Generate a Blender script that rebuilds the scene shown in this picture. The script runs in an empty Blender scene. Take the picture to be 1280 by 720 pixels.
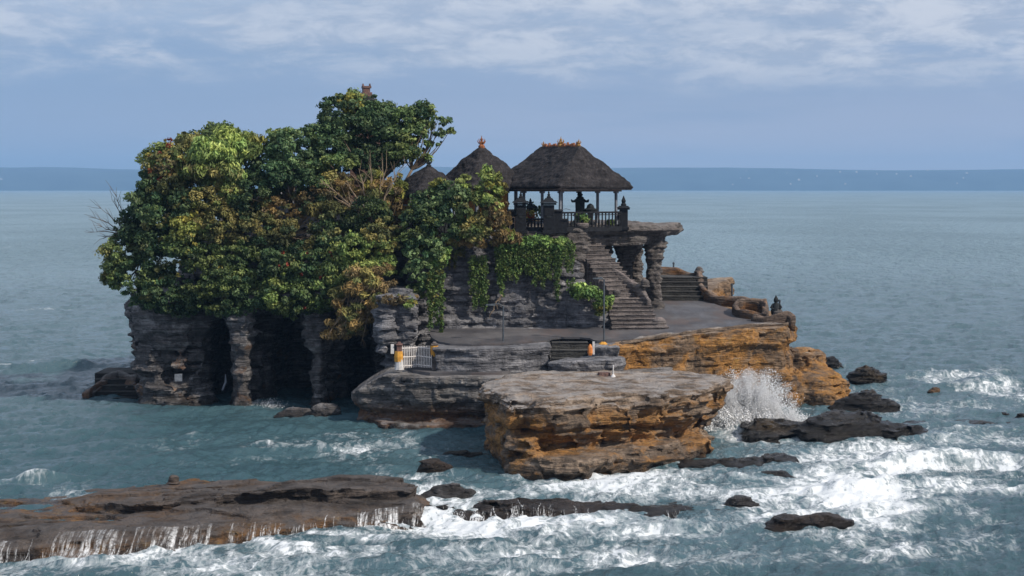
import bpy, math, random
import numpy as np
from mathutils import Vector, Matrix

R = math.radians
rnd = random.Random(7)
nrg = np.random.default_rng(11)
scene = bpy.context.scene
COL = scene.collection

# ------------------------------------------------------------ camera, sky, sun, exposure
F = 2000.0          # focal length in photo pixels (photo is 1280 wide)
HOR = 235.0         # the horizon's row in the photo
CH = 15.0           # height of the eye above the sea
cam_d = bpy.data.cameras.new('camera')
cam = bpy.data.objects.new('camera', cam_d); COL.objects.link(cam)
cam.location = (0, 0, CH); cam.rotation_euler = (R(90), 0, 0)
cam_d.sensor_width = 36; cam_d.lens = 36 * F / 1280
cam_d.shift_y = -(360 - HOR) / 1280
cam_d.clip_start = 1; cam_d.clip_end = 60000
scene.camera = cam
SUN_EL, SUN_AZ = R(40), R(121)          # azimuth clockwise from +Y (the view direction): right and behind the eye
sd = Vector((math.sin(SUN_AZ) * math.cos(SUN_EL), math.cos(SUN_AZ) * math.cos(SUN_EL), math.sin(SUN_EL)))
sun_d = bpy.data.lights.new('sun', 'SUN'); sun_d.energy = 4.1; sun_d.angle = R(2.0); sun_d.color = (1, 0.89, 0.76)
sun = bpy.data.objects.new('sun', sun_d); COL.objects.link(sun)
sun.rotation_euler = (-sd).to_track_quat('-Z', 'Y').to_euler(); sun.location = (60, -60, 80)
scene.view_settings.view_transform = 'Standard'; scene.view_settings.look = 'None'
scene.view_settings.exposure = 0.2; scene.view_settings.gamma = 1
scene.view_settings.use_curve_mapping = False
scene.cycles.max_bounces = 6; scene.cycles.diffuse_bounces = 2; scene.cycles.glossy_bounces = 3
scene.cycles.transmission_bounces = 3; scene.cycles.transparent_max_bounces = 6; scene.cycles.volume_bounces = 0
scene.cycles.use_denoising = True
scene.cycles.sample_clamp_indirect = 4

class NT:
    def __init__(s, tree): s.t = tree; s.n = tree.nodes; s.l = tree.links
    def new(s, ty, **kw):
        n = s.n.new(ty)
        for k, v in kw.items():
            if k == 'ins':
                for a, b in v.items():
                    if hasattr(b, 'is_output'): s.l.new(b, n.inputs[a])
                    else: n.inputs[a].default_value = b
            else: setattr(n, k, v)
        return n
    def math(s, op, a, b=None, c=None, clamp=False):
        n = s.n.new('ShaderNodeMath'); n.operation = op; n.use_clamp = clamp
        for i, v in enumerate((a, b, c)):
            if v is None: continue
            if hasattr(v, 'is_output'): s.l.new(v, n.inputs[i])
            else: n.inputs[i].default_value = v
        return n.outputs[0]
    def vmath(s, op, a, b=None):
        n = s.n.new('ShaderNodeVectorMath'); n.operation = op
        for i, v in enumerate((a, b)):
            if v is None: continue
            if hasattr(v, 'is_output'): s.l.new(v, n.inputs[i])
            else: n.inputs[i].default_value = v
        return n.outputs[0]
    def noise(s, vec, scale, detail=5, rough=0.55, dist=0.0):
        n = s.n.new('ShaderNodeTexNoise')
        s.l.new(vec, n.inputs['Vector']); n.inputs['Scale'].default_value = scale
        n.inputs['Detail'].default_value = detail; n.inputs['Roughness'].default_value = rough
        n.inputs['Distortion'].default_value = dist
        return n.outputs['Fac']
    def ramp(s, fac, stops, interp='LINEAR'):
        n = s.n.new('ShaderNodeValToRGB'); n.color_ramp.interpolation = interp
        el = n.color_ramp.elements
        while len(el) < len(stops): el.new(0.5)
        for e, (p, c) in zip(el, stops):
            e.position = p; e.color = (*c, 1) if len(c) == 3 else c
        s.l.new(fac, n.inputs[0]); return n.outputs[0]
    def mix(s, fac, a, b, blend='MIX'):
        n = s.n.new('ShaderNodeMix'); n.data_type = 'RGBA'; n.blend_type = blend
        for i, v in ((0, fac), (6, a), (7, b)):
            if hasattr(v, 'is_output'): s.l.new(v, n.inputs[i])
            else: n.inputs[i].default_value = v if i == 0 else (*v[:3], 1)
        return n.outputs[2]
    def step(s, v, lo, hi):
        n = s.n.new('ShaderNodeMapRange'); n.interpolation_type = 'SMOOTHSTEP'
        s.l.new(v, n.inputs[0])
        for i, q in ((1, lo), (2, hi)):
            if hasattr(q, 'is_output'): s.l.new(q, n.inputs[i])
            else: n.inputs[i].default_value = q
        return n.outputs[0]
    def mapping(s, vec, sc, loc=(0, 0, 0)):
        n = s.n.new('ShaderNodeMapping'); s.l.new(vec, n.inputs[0])
        n.inputs['Scale'].default_value = sc; n.inputs['Location'].default_value = loc
        return n.outputs[0]

w = bpy.data.worlds.new('World'); scene.world = w; w.use_nodes = True
T = NT(w.node_tree); w.node_tree.nodes.clear()
sky = T.new('ShaderNodeTexSky', sky_type='NISHITA', sun_disc=False, sun_elevation=SUN_EL, sun_rotation=SUN_AZ,
            air_density=1.2, dust_density=1.0, ozone_density=2.0)
bg1 = T.new('ShaderNodeBackground', ins={'Color': sky.outputs[0], 'Strength': 0.08})
gen = T.new('ShaderNodeTexCoord').outputs['Generated']
sep = T.new('ShaderNodeSeparateXYZ', ins={0: gen})
z = sep.outputs[2]
base = T.ramp(z, [(0.0, (0.58, 0.57, 0.68)), (0.03, (0.44, 0.47, 0.62)), (0.058, (0.32, 0.39, 0.57)),
                  (0.085, (0.30, 0.39, 0.58)), (0.13, (0.56, 0.63, 0.76)), (0.35, (0.80, 0.88, 1.0)), (0.8, (0.56, 0.66, 0.82))])
v1 = T.mapping(gen, (6.5, 6.5, 30), (0.3, 0, 0.2))
c1 = T.noise(v1, 1.0, 7, 0.6, 0.5)
v2 = T.mapping(gen, (22, 22, 75), (3, 1, 0))
c2 = T.noise(v2, 1.0, 9, 0.68, 0.3)
cl = T.math('ADD', T.math('MULTIPLY', c1, 0.74), T.math('MULTIPLY', c2, 0.26))
up = T.step(z, 0.045, 0.085)
side = T.step(sep.outputs[0], -0.3, 0.35)
thr = T.math('SUBTRACT', 0.60, T.math('ADD', T.math('MULTIPLY', up, 0.19), T.math('MULTIPLY', side, 0.05)))
cm = T.step(cl, T.math('SUBTRACT', thr, 0.06), T.math('ADD', thr, 0.14))
cm = T.math('MULTIPLY', cm, T.math('MULTIPLY', up, T.math('ADD', 0.72, T.math('MULTIPLY', side, 0.28))), clamp=True)
left = T.math('SUBTRACT', 1.0, T.step(sep.outputs[0], -0.36, 0.12))
base = T.mix(T.math('MULTIPLY', T.math('MULTIPLY', left, T.math('SUBTRACT', 1.0, T.step(z, .07, .14))), 0.55), base, (0.17, 0.295, 0.52))
cloudc = T.mix(T.step(c2, 0.38, 0.64), (0.39, 0.45, 0.59), (0.66, 0.68, 0.76))
skyc = T.mix(cm, base, cloudc)
dk = T.step(T.noise(T.mapping(gen, (4, 4, 40), (7, 2, 3)), 1.0, 5, 0.55), 0.48, 0.7)
skyc = T.mix(T.math('MULTIPLY', T.math('MULTIPLY', dk, T.math('SUBTRACT', 1.0, T.step(z, .09, .2))), 0.35), skyc, (0.19, 0.30, 0.50))
bg2 = T.new('ShaderNodeBackground', ins={'Color': skyc, 'Strength': 0.95})
mx = T.new('ShaderNodeMixShader', ins={0: 0.85, 1: bg1.outputs[0], 2: bg2.outputs[0]})
T.new('ShaderNodeOutputWorld', ins={0: mx.outputs[0]})

# ------------------------------------------------------------ numpy noise
def _hash(ix, iy, iz, seed):
    h = (ix.astype(np.int64) * 374761393 + iy.astype(np.int64) * 668265263 + iz.astype(np.int64) * 2147483647 + seed * 974634777) & 0xFFFFFFFF
    h = ((h ^ (h >> 13)) * 1274126177) & 0xFFFFFFFF
    h = ((h ^ (h >> 16)) * 2246822519) & 0xFFFFFFFF
    return ((h ^ (h >> 15)) & 0xFFFF).astype(np.float32) / 32767.5 - 1
def noise3(x, y, z, seed=0):
    x = np.asarray(x, np.float32); y = np.asarray(y, np.float32); z = np.asarray(z, np.float32)
    x, y, z = np.broadcast_arrays(x, y, z)
    fx, fy, fz = np.floor(x), np.floor(y), np.floor(z)
    u, v, w_ = x - fx, y - fy, z - fz
    u = u * u * (3 - 2 * u); v = v * v * (3 - 2 * v); w_ = w_ * w_ * (3 - 2 * w_)
    ix, iy, iz = fx.astype(np.int64), fy.astype(np.int64), fz.astype(np.int64)
    out = 0
    for a in (0, 1):
        wa = u if a else 1 - u
        for b in (0, 1):
            wb = v if b else 1 - v
            for c in (0, 1):
                wc = w_ if c else 1 - w_
                out = out + wa * wb * wc * _hash(ix + a, iy + b, iz + c, seed)
    return out
def fbm(x, y, z, seed=0, oct=4, gain=0.5):
    a, s, o = 1.0, 0.0, 0
    tot = 0
    for i in range(oct):
        k = 2.03 ** i
        o = o + a * noise3(np.asarray(x) * k + i * 7.3, np.asarray(y) * k, np.asarray(z) * k, seed + i)
        tot += a; a *= gain
    return o / tot

# ------------------------------------------------------------ object helpers
def W(px, py, Y):
    "the point at depth Y seen at photo pixel px, py"
    return ((px - 640) * Y / F, Y, CH - (py - HOR) * Y / F)
def XY(px, Y): return ((px - 640) * Y / F, Y)
def sea(px, py):
    Y = CH * F / (py - HOR)
    return ((px - 640) * Y / F, Y)

def tag(o, label=None, cat=None, group=None, kind=None):
    if label: o['label'] = label
    if cat: o['category'] = cat
    if group: o['group'] = group
    if kind: o['kind'] = kind
    return o
def np_mesh(name, V, FQ, FT=None, smooth=False):
    V = np.asarray(V, np.float32)
    me = bpy.data.meshes.new(name)
    nq = 0 if FQ is None else len(FQ); nt = 0 if FT is None else len(FT)
    me.vertices.add(len(V)); me.vertices.foreach_set('co', V.ravel())
    idx = []
    if nq: idx.append(np.asarray(FQ, np.int32).ravel())
    if nt: idx.append(np.asarray(FT, np.int32).ravel())
    idx = np.concatenate(idx)
    me.loops.add(len(idx)); me.loops.foreach_set('vertex_index', idx)
    me.polygons.add(nq + nt)
    st = np.concatenate([np.arange(nq) * 4, nq * 4 + np.arange(nt) * 3]).astype(np.int32)
    me.polygons.foreach_set('loop_start', st)
    me.polygons.foreach_set('use_smooth', np.full(nq + nt, smooth))
    me.update(calc_edges=True); me.validate()
    return me
def link(name, me, mat=None, parent=None, origin=None):
    """links a mesh given in world coordinates; its origin is moved to its base"""
    n = len(me.vertices)
    co = np.empty(n * 3, np.float32); me.vertices.foreach_get('co', co); co = co.reshape(-1, 3)
    if origin is None:
        lo, hi = co.min(0), co.max(0)
        origin = ((lo[0] + hi[0]) / 2, (lo[1] + hi[1]) / 2, lo[2])
    co = co - np.array(origin, np.float32)
    me.vertices.foreach_set('co', co.ravel()); me.update()
    o = bpy.data.objects.new(name, me); COL.objects.link(o)
    if mat: me.materials.append(mat)
    o.location = origin
    if parent is not None:
        o.parent = parent
        o.location = Vector(origin) - pworld(parent)
    return o
def pworld(o):
    v = Vector(o.location); p = o.parent
    while p: v += p.location; p = p.parent
    return v
def empty(name, loc, label, cat, group=None):
    o = bpy.data.objects.new(name, None); COL.objects.link(o); o.location = loc
    o.empty_display_size = 0.3
    return tag(o, label, cat, group)

class MB:
    def __init__(s): s.v = []; s.q = []; s.t = []; s.poly = []
    def _add(s, vs, faces):
        b = len(s.v); s.v += [tuple(p) for p in vs]
        for f in faces: s.poly.append([b + i for i in f])
    def box(s, c, size, rz=0, taper=1.0, rx=0):
        x, y, zz = size[0] / 2, size[1] / 2, size[2] / 2
        vs = []
        for k in (-1, 1):
            t = 1 if k < 0 else taper
            for (a, b) in ((-1, -1), (1, -1), (1, 1), (-1, 1)):
                vs.append(Vector((a * x * t, b * y * t, k * zz)))
        m = Matrix.Rotation(rz, 3, 'Z') @ Matrix.Rotation(rx, 3, 'X')
        s._add([m @ p + Vector(c) for p in vs], [(3, 2, 1, 0), (4, 5, 6, 7), (0, 1, 5, 4), (1, 2, 6, 5), (2, 3, 7, 6), (3, 0, 4, 7)])
    def tube(s, pts, rad, n=8, cap=True):
        pts = [Vector(p) for p in pts]
        if not hasattr(rad, '__len__'): rad = [rad] * len(pts)
        rings = []
        up = Vector((0.3, 0.9, 0.31)).normalized()
        for i, p in enumerate(pts):
            d = (pts[min(i + 1, len(pts) - 1)] - pts[max(i - 1, 0)])
            if d.length < 1e-6: d = Vector((0, 0, 1))
            d.normalize()
            a = d.cross(up)
            if a.length < 0.1: a = d.cross(Vector((1, 0, 0)))
            a.normalize(); b = d.cross(a)
            rings.append([p + (a * math.cos(2 * math.pi * k / n) + b * math.sin(2 * math.pi * k / n)) * rad[i] for k in range(n)])
        b0 = len(s.v)
        for r in rings: s.v += [tuple(q) for q in r]
        for i in range(len(rings) - 1):
            for k in range(n):
                k2 = (k + 1) % n
                s.poly.append([b0 + i * n + k, b0 + i * n + k2, b0 + (i + 1) * n + k2, b0 + (i + 1) * n + k])
        if cap:
            s.poly.append([b0 + k for k in range(n)][::-1]); s.poly.append([b0 + (len(rings) - 1) * n + k for k in range(n)])
    def lathe(s, c, prof, n=12, sx=1, sy=1, rz=0):
        b0 = len(s.v)
        for (r, zz) in prof:
            for k in range(n):
                a = 2 * math.pi * (k + .5) / n + rz
                s.v.append((c[0] + r * math.cos(a) * sx, c[1] + r * math.sin(a) * sy, c[2] + zz))
        for i in range(len(prof) - 1):
            for k in range(n):
                k2 = (k + 1) % n
                s.poly.append([b0 + i * n + k, b0 + i * n + k2, b0 + (i + 1) * n + k2, b0 + (i + 1) * n + k])
        s.poly.append([b0 + k for k in range(n)][::-1]); s.poly.append([b0 + (len(prof) - 1) * n + k for k in range(n)])
    def build(s, name, mat, parent=None, smooth=False, origin=None, bevel=0):
        me = bpy.data.meshes.new(name); me.from_pydata(s.v, [], s.poly); me.update()
        if smooth: me.polygons.foreach_set('use_smooth', [True] * len(me.polygons))
        o = link(name, me, mat, parent, origin)
        if bevel:
            bv = o.modifiers.new('bevel', 'BEVEL'); bv.width = bevel; bv.segments = 2; bv.limit_method = 'ANGLE'
        return o

# ------------------------------------------------------------ materials
def new_mat(name):
    m = bpy.data.materials.new(name); m.use_nodes = True
    m.node_tree.nodes.clear(); return m, NT(m.node_tree)
def finish(T, col, rough, bump=None, bstr=0.5, bdist=0.05, spec=0.5, extra=None):
    p = T.new('ShaderNodeBsdfPrincipled')
    for k, v in (('Base Color', col), ('Roughness', rough), ('Specular IOR Level', spec)):
        if hasattr(v, 'is_output'): T.l.new(v, p.inputs[k])
        else: p.inputs[k].default_value = (*v, 1) if k == 'Base Color' else v
    if bump is not None:
        b = T.new('ShaderNodeBump', ins={'Strength': bstr, 'Distance': bdist, 'Height': bump})
        T.l.new(b.outputs[0], p.inputs['Normal'])
    T.new('ShaderNodeOutputMaterial', ins={0: p.outputs[0]})
    return p

def rock_mat(name, dark, mid, light, ochre=(0.30, 0.13, 0.03), och_amt=0.3, och_z=(0, 3), top=(0.3, 0.28, 0.27), top_amt=0.4,
             wet_z=0.9, streak=0.5, seed=0.0, wet_gloss=0.28, top_z=-5):
    """layered volcanic sandstone: bands, cracks, ochre lichen, dark wet foot"""
    m, T = new_mat(name)
    g = T.new('ShaderNodeNewGeometry'); P = T.mapping(g.outputs['Position'], (1, 1, 1), (seed * 13.1, seed * 7.7, 0))
    sp = T.new('ShaderNodeSeparateXYZ', ins={0: g.outputs['Position']}); zz = sp.outputs[2]
    nz = T.new('ShaderNodeSeparateXYZ', ins={0: g.outputs['True Normal']}).outputs[2]
    lay = T.noise(T.mapping(P, (0.25, 0.25, 3.2)), 1, 6, 0.62, 0.3)
    lay2 = T.noise(T.mapping(P, (0.9, 0.9, 9.0)), 1, 5, 0.6)
    iso = T.noise(P, 1.1, 8, 0.65)
    fine = T.noise(P, 6.0, 6, 0.7)
    vert = T.noise(T.mapping(P, (1.6, 1.6, 0.22)), 1, 5, 0.6)
    mixv = T.math('ADD', T.math('MULTIPLY', lay, 0.5), T.math('ADD', T.math('MULTIPLY', iso, 0.3), T.math('MULTIPLY', fine, 0.2)))
    c = T.ramp(mixv, [(0.36, dark), (0.5, mid), (0.63, light)])
    c = T.mix(T.math('MULTIPLY', T.step(vert, 0.5, 0.68), streak), c, dark)
    c = T.mix(T.math('MULTIPLY', T.step(T.noise(T.mapping(P, (2.6, 2.6, 0.3), (5, 1, 0)), 1, 4, 0.6), 0.6, 0.72), streak * 0.5), c, light)
    bed = T.math('MULTIPLY', T.math('SUBTRACT', 1.0, T.step(lay2, 0.36, 0.44)), 0.75)
    c = T.mix(bed, c, tuple(q * .7 for q in dark))
    # ochre lichen and iron stain in patches
    on = T.noise(T.mapping(P, (0.38, 0.38, 0.55), (3, 9, 2)), 1, 7, 0.66, 0.4)
    zt = T.math('MULTIPLY', T.step(zz, och_z[0], och_z[0] + 0.8), T.math('SUBTRACT', 1.0, T.step(zz, och_z[1], och_z[1] + 1.0)))
    om = T.math('MULTIPLY', T.step(on, 0.62 - och_amt * 0.35, 0.74 - och_amt * 0.32), zt)
    oc2 = T.mix(T.math('MAXIMUM', T.step(fine, 0.42, 0.62), T.math('MULTIPLY', T.math('SUBTRACT', 1.0, T.step(lay2, .38, .5)), .9)), ochre, tuple(q * 0.42 for q in ochre))
    oc2 = T.mix(T.math('MULTIPLY', T.step(T.noise(P, 2.2, 4, 0.6), 0.56, 0.7), 0.55), oc2, (0.33, 0.20, 0.03))
    c = T.mix(T.math('MULTIPLY', om, min(0.92, 0.45 + och_amt * 0.5)), c, oc2)
    tm = T.math('MULTIPLY', T.step(nz, 0.55, 0.9), T.math('MULTIPLY', T.step(T.noise(P, 0.7, 6, 0.6), 0.38, 0.6), top_amt))
    tm = T.math('MULTIPLY', tm, T.step(zz, top_z, top_z + 0.6))
    c = T.mix(tm, c, top)
    # wet, algae-dark foot
    wz = T.math('ADD', zz, T.math('MULTIPLY', T.math('SUBTRACT', iso, 0.5), 1.6))
    wet = T.math('SUBTRACT', 1.0, T.step(wz, wet_z * 0.5, wet_z * 1.3))
    c = T.mix(T.math('MULTIPLY', wet, 0.72), c, tuple(q * 0.5 for q in dark[:1]) + (dark[1] * 0.42, dark[2] * 0.32))
    rough = T.math('SUBTRACT', 0.9, T.math('MULTIPLY', wet, 0.9 - wet_gloss))
    vor = T.new('ShaderNodeTexVoronoi', feature='DISTANCE_TO_EDGE', ins={'Vector': T.mapping(P, (0.9, 0.9, 2.0)), 'Scale': 1.0})
    crack = T.step(vor.outputs[0], 0.0, 0.05)
    h = T.math('ADD', T.math('MULTIPLY', lay2, 1.3), T.math('ADD', T.math('MULTIPLY', iso, 0.9), T.math('ADD', T.math('MULTIPLY', fine, 0.5), T.math('MULTIPLY', crack, 0.12))))
    finish(T, c, rough, h, 1.0, 0.22, 0.35)
    return m

def simple_mat(name, c1, c2, rough=0.7, scale=3, bstr=0.3, bdist=0.02, stretch=(1, 1, 1), lo=0.35, hi=0.65, spec=0.4):
    m, T = new_mat(name)
    P = T.new('ShaderNodeNewGeometry').outputs['Position']
    n = T.noise(T.mapping(P, stretch), scale, 6, 0.62)
    c = T.ramp(n, [(lo, c1), (hi, c2)])
    finish(T, c, rough, n, bstr, bdist, spec)
    return m

M = {}
M['cliff'] = rock_mat('grey_cliff_rock', (0.028, 0.029, 0.034), (0.125, 0.128, 0.142), (0.33, 0.33, 0.35), och_amt=0.02, och_z=(-1, 3), top=(0.2, 0.2, 0.21), streak=0.55, seed=1)
M['cave'] = rock_mat('dark_cave_rock', (0.020, 0.019, 0.020), (0.090, 0.086, 0.088), (0.30, 0.295, 0.30), och_amt=0.12, och_z=(-1, 4), streak=0.5, seed=2, top_amt=0.1)
M['gold'] = rock_mat('golden_cliff_rock', (0.035, 0.025, 0.018), (0.15, 0.10, 0.062), (0.33, 0.235, 0.15), ochre=(0.44, 0.21, 0.045), och_amt=0.56, och_z=(-0.5, 6.2), top=(0.30, 0.26, 0.22), streak=0.95, seed=3, wet_z=0.5, top_z=3.0)
M['front'] = rock_mat('brown_outcrop_rock', (0.030, 0.024, 0.020), (0.16, 0.12, 0.088), (0.36, 0.28, 0.21), ochre=(0.42, 0.20, 0.045), och_amt=0.56, och_z=(-0.3, 2.9), top=(0.31, 0.295, 0.285), top_amt=0.75, streak=0.6, seed=4, wet_z=0.8, top_z=3.2)
M['court'] = rock_mat('grey_low_rock', (0.034, 0.033, 0.034), (0.125, 0.12, 0.118), (0.32, 0.31, 0.30), ochre=(0.16, 0.07, 0.025), och_amt=0.7, och_z=(-0.5, 0.9), top=(0.25, 0.24, 0.24), top_amt=0.6, seed=5, wet_z=0.5)
M['slab'] = rock_mat('wet_brown_ledge_rock', (0.014, 0.012, 0.011), (0.046, 0.037, 0.032), (0.125, 0.10, 0.085), ochre=(0.24, 0.115, 0.03), och_amt=0.6, och_z=(-0.8, 0.2), top=(0.10, 0.092, 0.09), top_amt=0.6, seed=6, wet_z=0.45, wet_gloss=0.15)
M['black'] = rock_mat('wet_black_rock', (0.010, 0.010, 0.010), (0.032, 0.029, 0.027), (0.085, 0.078, 0.07), ochre=(0.30, 0.17, 0.02), och_amt=0.2, och_z=(0.4, 3), top=(0.07, 0.062, 0.058), top_amt=0.2, seed=7, wet_z=2.2, wet_gloss=0.2)
M['reef'] = rock_mat('dark_brown_reef_rock', (0.012, 0.010, 0.009), (0.040, 0.028, 0.021), (0.10, 0.07, 0.052), ochre=(0.16, 0.07, 0.02), och_amt=0.15, och_z=(0.3, 3), top=(0.08, 0.06, 0.05), top_amt=0.2, seed=17, wet_z=1.2, wet_gloss=0.2)
M['platform'] = rock_mat('lumpy_grey_concrete', (0.035, 0.031, 0.029), (0.11, 0.10, 0.096), (0.24, 0.225, 0.21), och_amt=0.0, och_z=(-9, -8), top=(0.24, 0.2, 0.18), streak=0.4, seed=8)
M['parapet'] = rock_mat('rusty_parapet_stone', (0.035, 0.025, 0.02), (0.10, 0.075, 0.06), (0.2, 0.16, 0.13), ochre=(0.30, 0.13, 0.03), och_amt=0.4, och_z=(0, 12), top=(0.28, 0.2, 0.15), seed=9)
M['step'] = rock_mat('worn_step_stone', (0.05, 0.045, 0.045), (0.13, 0.115, 0.11), (0.25, 0.22, 0.21), och_amt=0.0, och_z=(-9, -8), top=(0.27, 0.22, 0.21), top_amt=0.6, seed=10, streak=0.3)
M['darkstep'] = rock_mat('dark_step_stone', (0.018, 0.018, 0.018), (0.035, 0.035, 0.034), (0.07, 0.07, 0.066), och_amt=0.0, och_z=(-9, -8), top=(0.12, 0.115, 0.11), top_amt=0.4, seed=11, streak=0.2)
M['paving'] = None
M['thatch'] = None
M['temple'] = simple_mat('black_temple_stone', (0.004, 0.005, 0.007), (0.014, 0.016, 0.020), 0.75, 5, 0.5, 0.02, spec=0.2)
M['shrine'] = simple_mat('dark_shrine_stone', (0.006, 0.008, 0.009), (0.024, 0.028, 0.03), 0.8, 7, 0.6, 0.03, spec=0.2)
M['post'] = simple_mat('grey_painted_post', (0.08, 0.095, 0.12), (0.16, 0.18, 0.21), 0.6, 5)
M['orangewood'] = simple_mat('orange_painted_wood', (0.36, 0.13, 0.02), (0.60, 0.27, 0.04), 0.6, 4)
M['terracotta'] = simple_mat('terracotta_finial', (0.13, 0.045, 0.02), (0.30, 0.11, 0.04), 0.7, 9, 0.6, 0.03)
M['golden'] = simple_mat('gilded_ornament', (0.14, 0.07, 0.02), (0.38, 0.21, 0.05), 0.5, 9, 0.5, 0.03)
M['beam'] = simple_mat('weathered_eave_beam', (0.07, 0.055, 0.05), (0.20, 0.15, 0.12), 0.7, 5, stretch=(1, 1, 4))
M['brick'] = simple_mat('red_brick_stone', (0.055, 0.035, 0.032), (0.17, 0.095, 0.08), 0.85, 6, 0.6, 0.04)
M['metal'] = simple_mat('dark_lamp_metal', (0.03, 0.04, 0.05), (0.07, 0.085, 0.10), 0.45, 4)
M['white_rail'] = simple_mat('white_painted_rail', (0.45, 0.43, 0.42), (0.72, 0.70, 0.68), 0.6, 6)
M['white_cloth'] = simple_mat('white_cloth', (0.38, 0.38, 0.38), (0.60, 0.60, 0.60), 0.9, 5)
M['yellow_cloth'] = simple_mat('yellow_cloth', (0.42, 0.20, 0.03), (0.62, 0.32, 0.05), 0.9, 4)
M['yellow_wall'] = simple_mat('yellow_painted_wall', (0.60, 0.36, 0.10), (0.80, 0.52, 0.18), 0.8, 3)
M['orange_pot'] = simple_mat('orange_glazed_clay', (0.45, 0.14, 0.03), (0.60, 0.22, 0.05), 0.5, 4)
M['bark'] = simple_mat('grey_brown_bark', (0.06, 0.045, 0.033), (0.17, 0.13, 0.095), 0.85, 3, 0.6, 0.04, (1, 1, 0.25))
M['palebark'] = simple_mat('pale_dry_bark', (0.12, 0.09, 0.06), (0.30, 0.23, 0.16), 0.85, 3, 0.6, 0.04, (1, 1, 0.25))
M['glass_ball'] = simple_mat('milky_lamp_glass', (0.5, 0.5, 0.5), (0.7, 0.7, 0.7), 0.3, 2)
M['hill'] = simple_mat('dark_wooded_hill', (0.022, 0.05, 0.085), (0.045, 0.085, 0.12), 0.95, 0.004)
M['white_wall'] = simple_mat('white_far_wall', (0.32, 0.32, 0.33), (0.45, 0.45, 0.45), 0.9, 0.1)

m, T = new_mat('dark_palm_fibre_thatch'); M['thatch'] = m
P = T.new('ShaderNodeNewGeometry').outputs['Position']
a = T.noise(T.mapping(P, (1, 1, 1)), 1.6, 7, 0.7); b = T.noise(T.mapping(P, (7, 7, 1.6)), 1, 5, 0.7); f = T.noise(P, 9, 5, 0.75)
rows = T.noise(T.mapping(P, (0.7, 0.7, 6)), 1, 4, 0.6)
v = T.math('ADD', T.math('MULTIPLY', a, 0.3), T.math('ADD', T.math('MULTIPLY', b, 0.25), T.math('ADD', T.math('MULTIPLY', f, 0.25), T.math('MULTIPLY', rows, 0.2))))
c = T.ramp(v, [(0.42, (0.008, 0.0075, 0.0085)), (0.52, (0.027, 0.025, 0.027)), (0.62, (0.075, 0.068, 0.068))])
finish(T, c, 0.9, v, 1.0, 0.2, 0.2)

m, T = new_mat('dark_worn_paving'); M['paving'] = m
P = T.new('ShaderNodeNewGeometry').outputs['Position']
n1 = T.noise(P, .33, 7, .62, .4); n2 = T.noise(P, 3.5, 6, .7); n3 = T.noise(T.mapping(P, (.5, .16, 1)), 1.0, 5, .6)
c = T.ramp(n1, [(.33, (.040, .041, .047)), (.5, (.070, .068, .073)), (.68, (.12, .116, .118))])
c = T.mix(T.math('MULTIPLY', T.step(n3, .5, .66), .55), c, (.10, .072, .065))
c = T.mix(T.math('MULTIPLY', T.step(n2, .56, .7), .4), c, (.03, .03, .033))
finish(T, c, T.ramp(n3, [(.4, (.5,) * 3), (.6, (.85,) * 3)]), n2, .35, .03, .4)

# leaves take their colour from the leaf clump they belong to
def leaf_mat(name, rough=0.55, trans=0.25):
    m, T = new_mat(name)
    at = T.new('ShaderNodeAttribute', attribute_name='leafcol').outputs['Color']
    p = T.new('ShaderNodeBsdfPrincipled', ins={'Base Color': at, 'Roughness': rough, 'Specular IOR Level': 0.3})
    tr = T.new('ShaderNodeBsdfTranslucent', ins={'Color': at})
    mx = T.new('ShaderNodeMixShader', ins={0: trans, 1: p.outputs[0], 2: tr.outputs[0]})
    T.new('ShaderNodeOutputMaterial', ins={0: mx.outputs[0]})
    return m
M['leaf'] = leaf_mat('glossy_leaf'); M['drygrass'] = leaf_mat('dry_twig_leaf', 0.8, 0.2)

# ------------------------------------------------------------ rock sculpting: a signed field cut into layers, then meshed
def chaikin(poly, n=1):
    p = np.array(poly, float)
    for _ in range(n):
        q = np.roll(p, -1, 0)
        p = np.stack([p * 0.78 + q * 0.22, p * 0.22 + q * 0.78], 1).reshape(-1, 2)
    return p
def sd_poly(X, Y, poly):
    d = np.full(X.shape, 1e9, np.float32); inside = np.zeros(X.shape, bool)
    n = len(poly)
    for i in range(n):
        ax, ay = poly[i]; bx, by = poly[(i + 1) % n]
        ex, ey = bx - ax, by - ay
        t = np.clip(((X - ax) * ex + (Y - ay) * ey) / (ex * ex + ey * ey + 1e-9), 0, 1)
        d = np.minimum(d, (X - ax - t * ex) ** 2 + (Y - ay - t * ey) ** 2)
        cond = ((ay > Y) != (by > Y))
        with np.errstate(divide='ignore', invalid='ignore'):
            xi = (bx - ax) * (Y - ay) / (by - ay if by != ay else 1e-9) + ax
        inside ^= cond & (X < xi)
    d = np.sqrt(d)
    return np.where(inside, -d, d)
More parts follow.
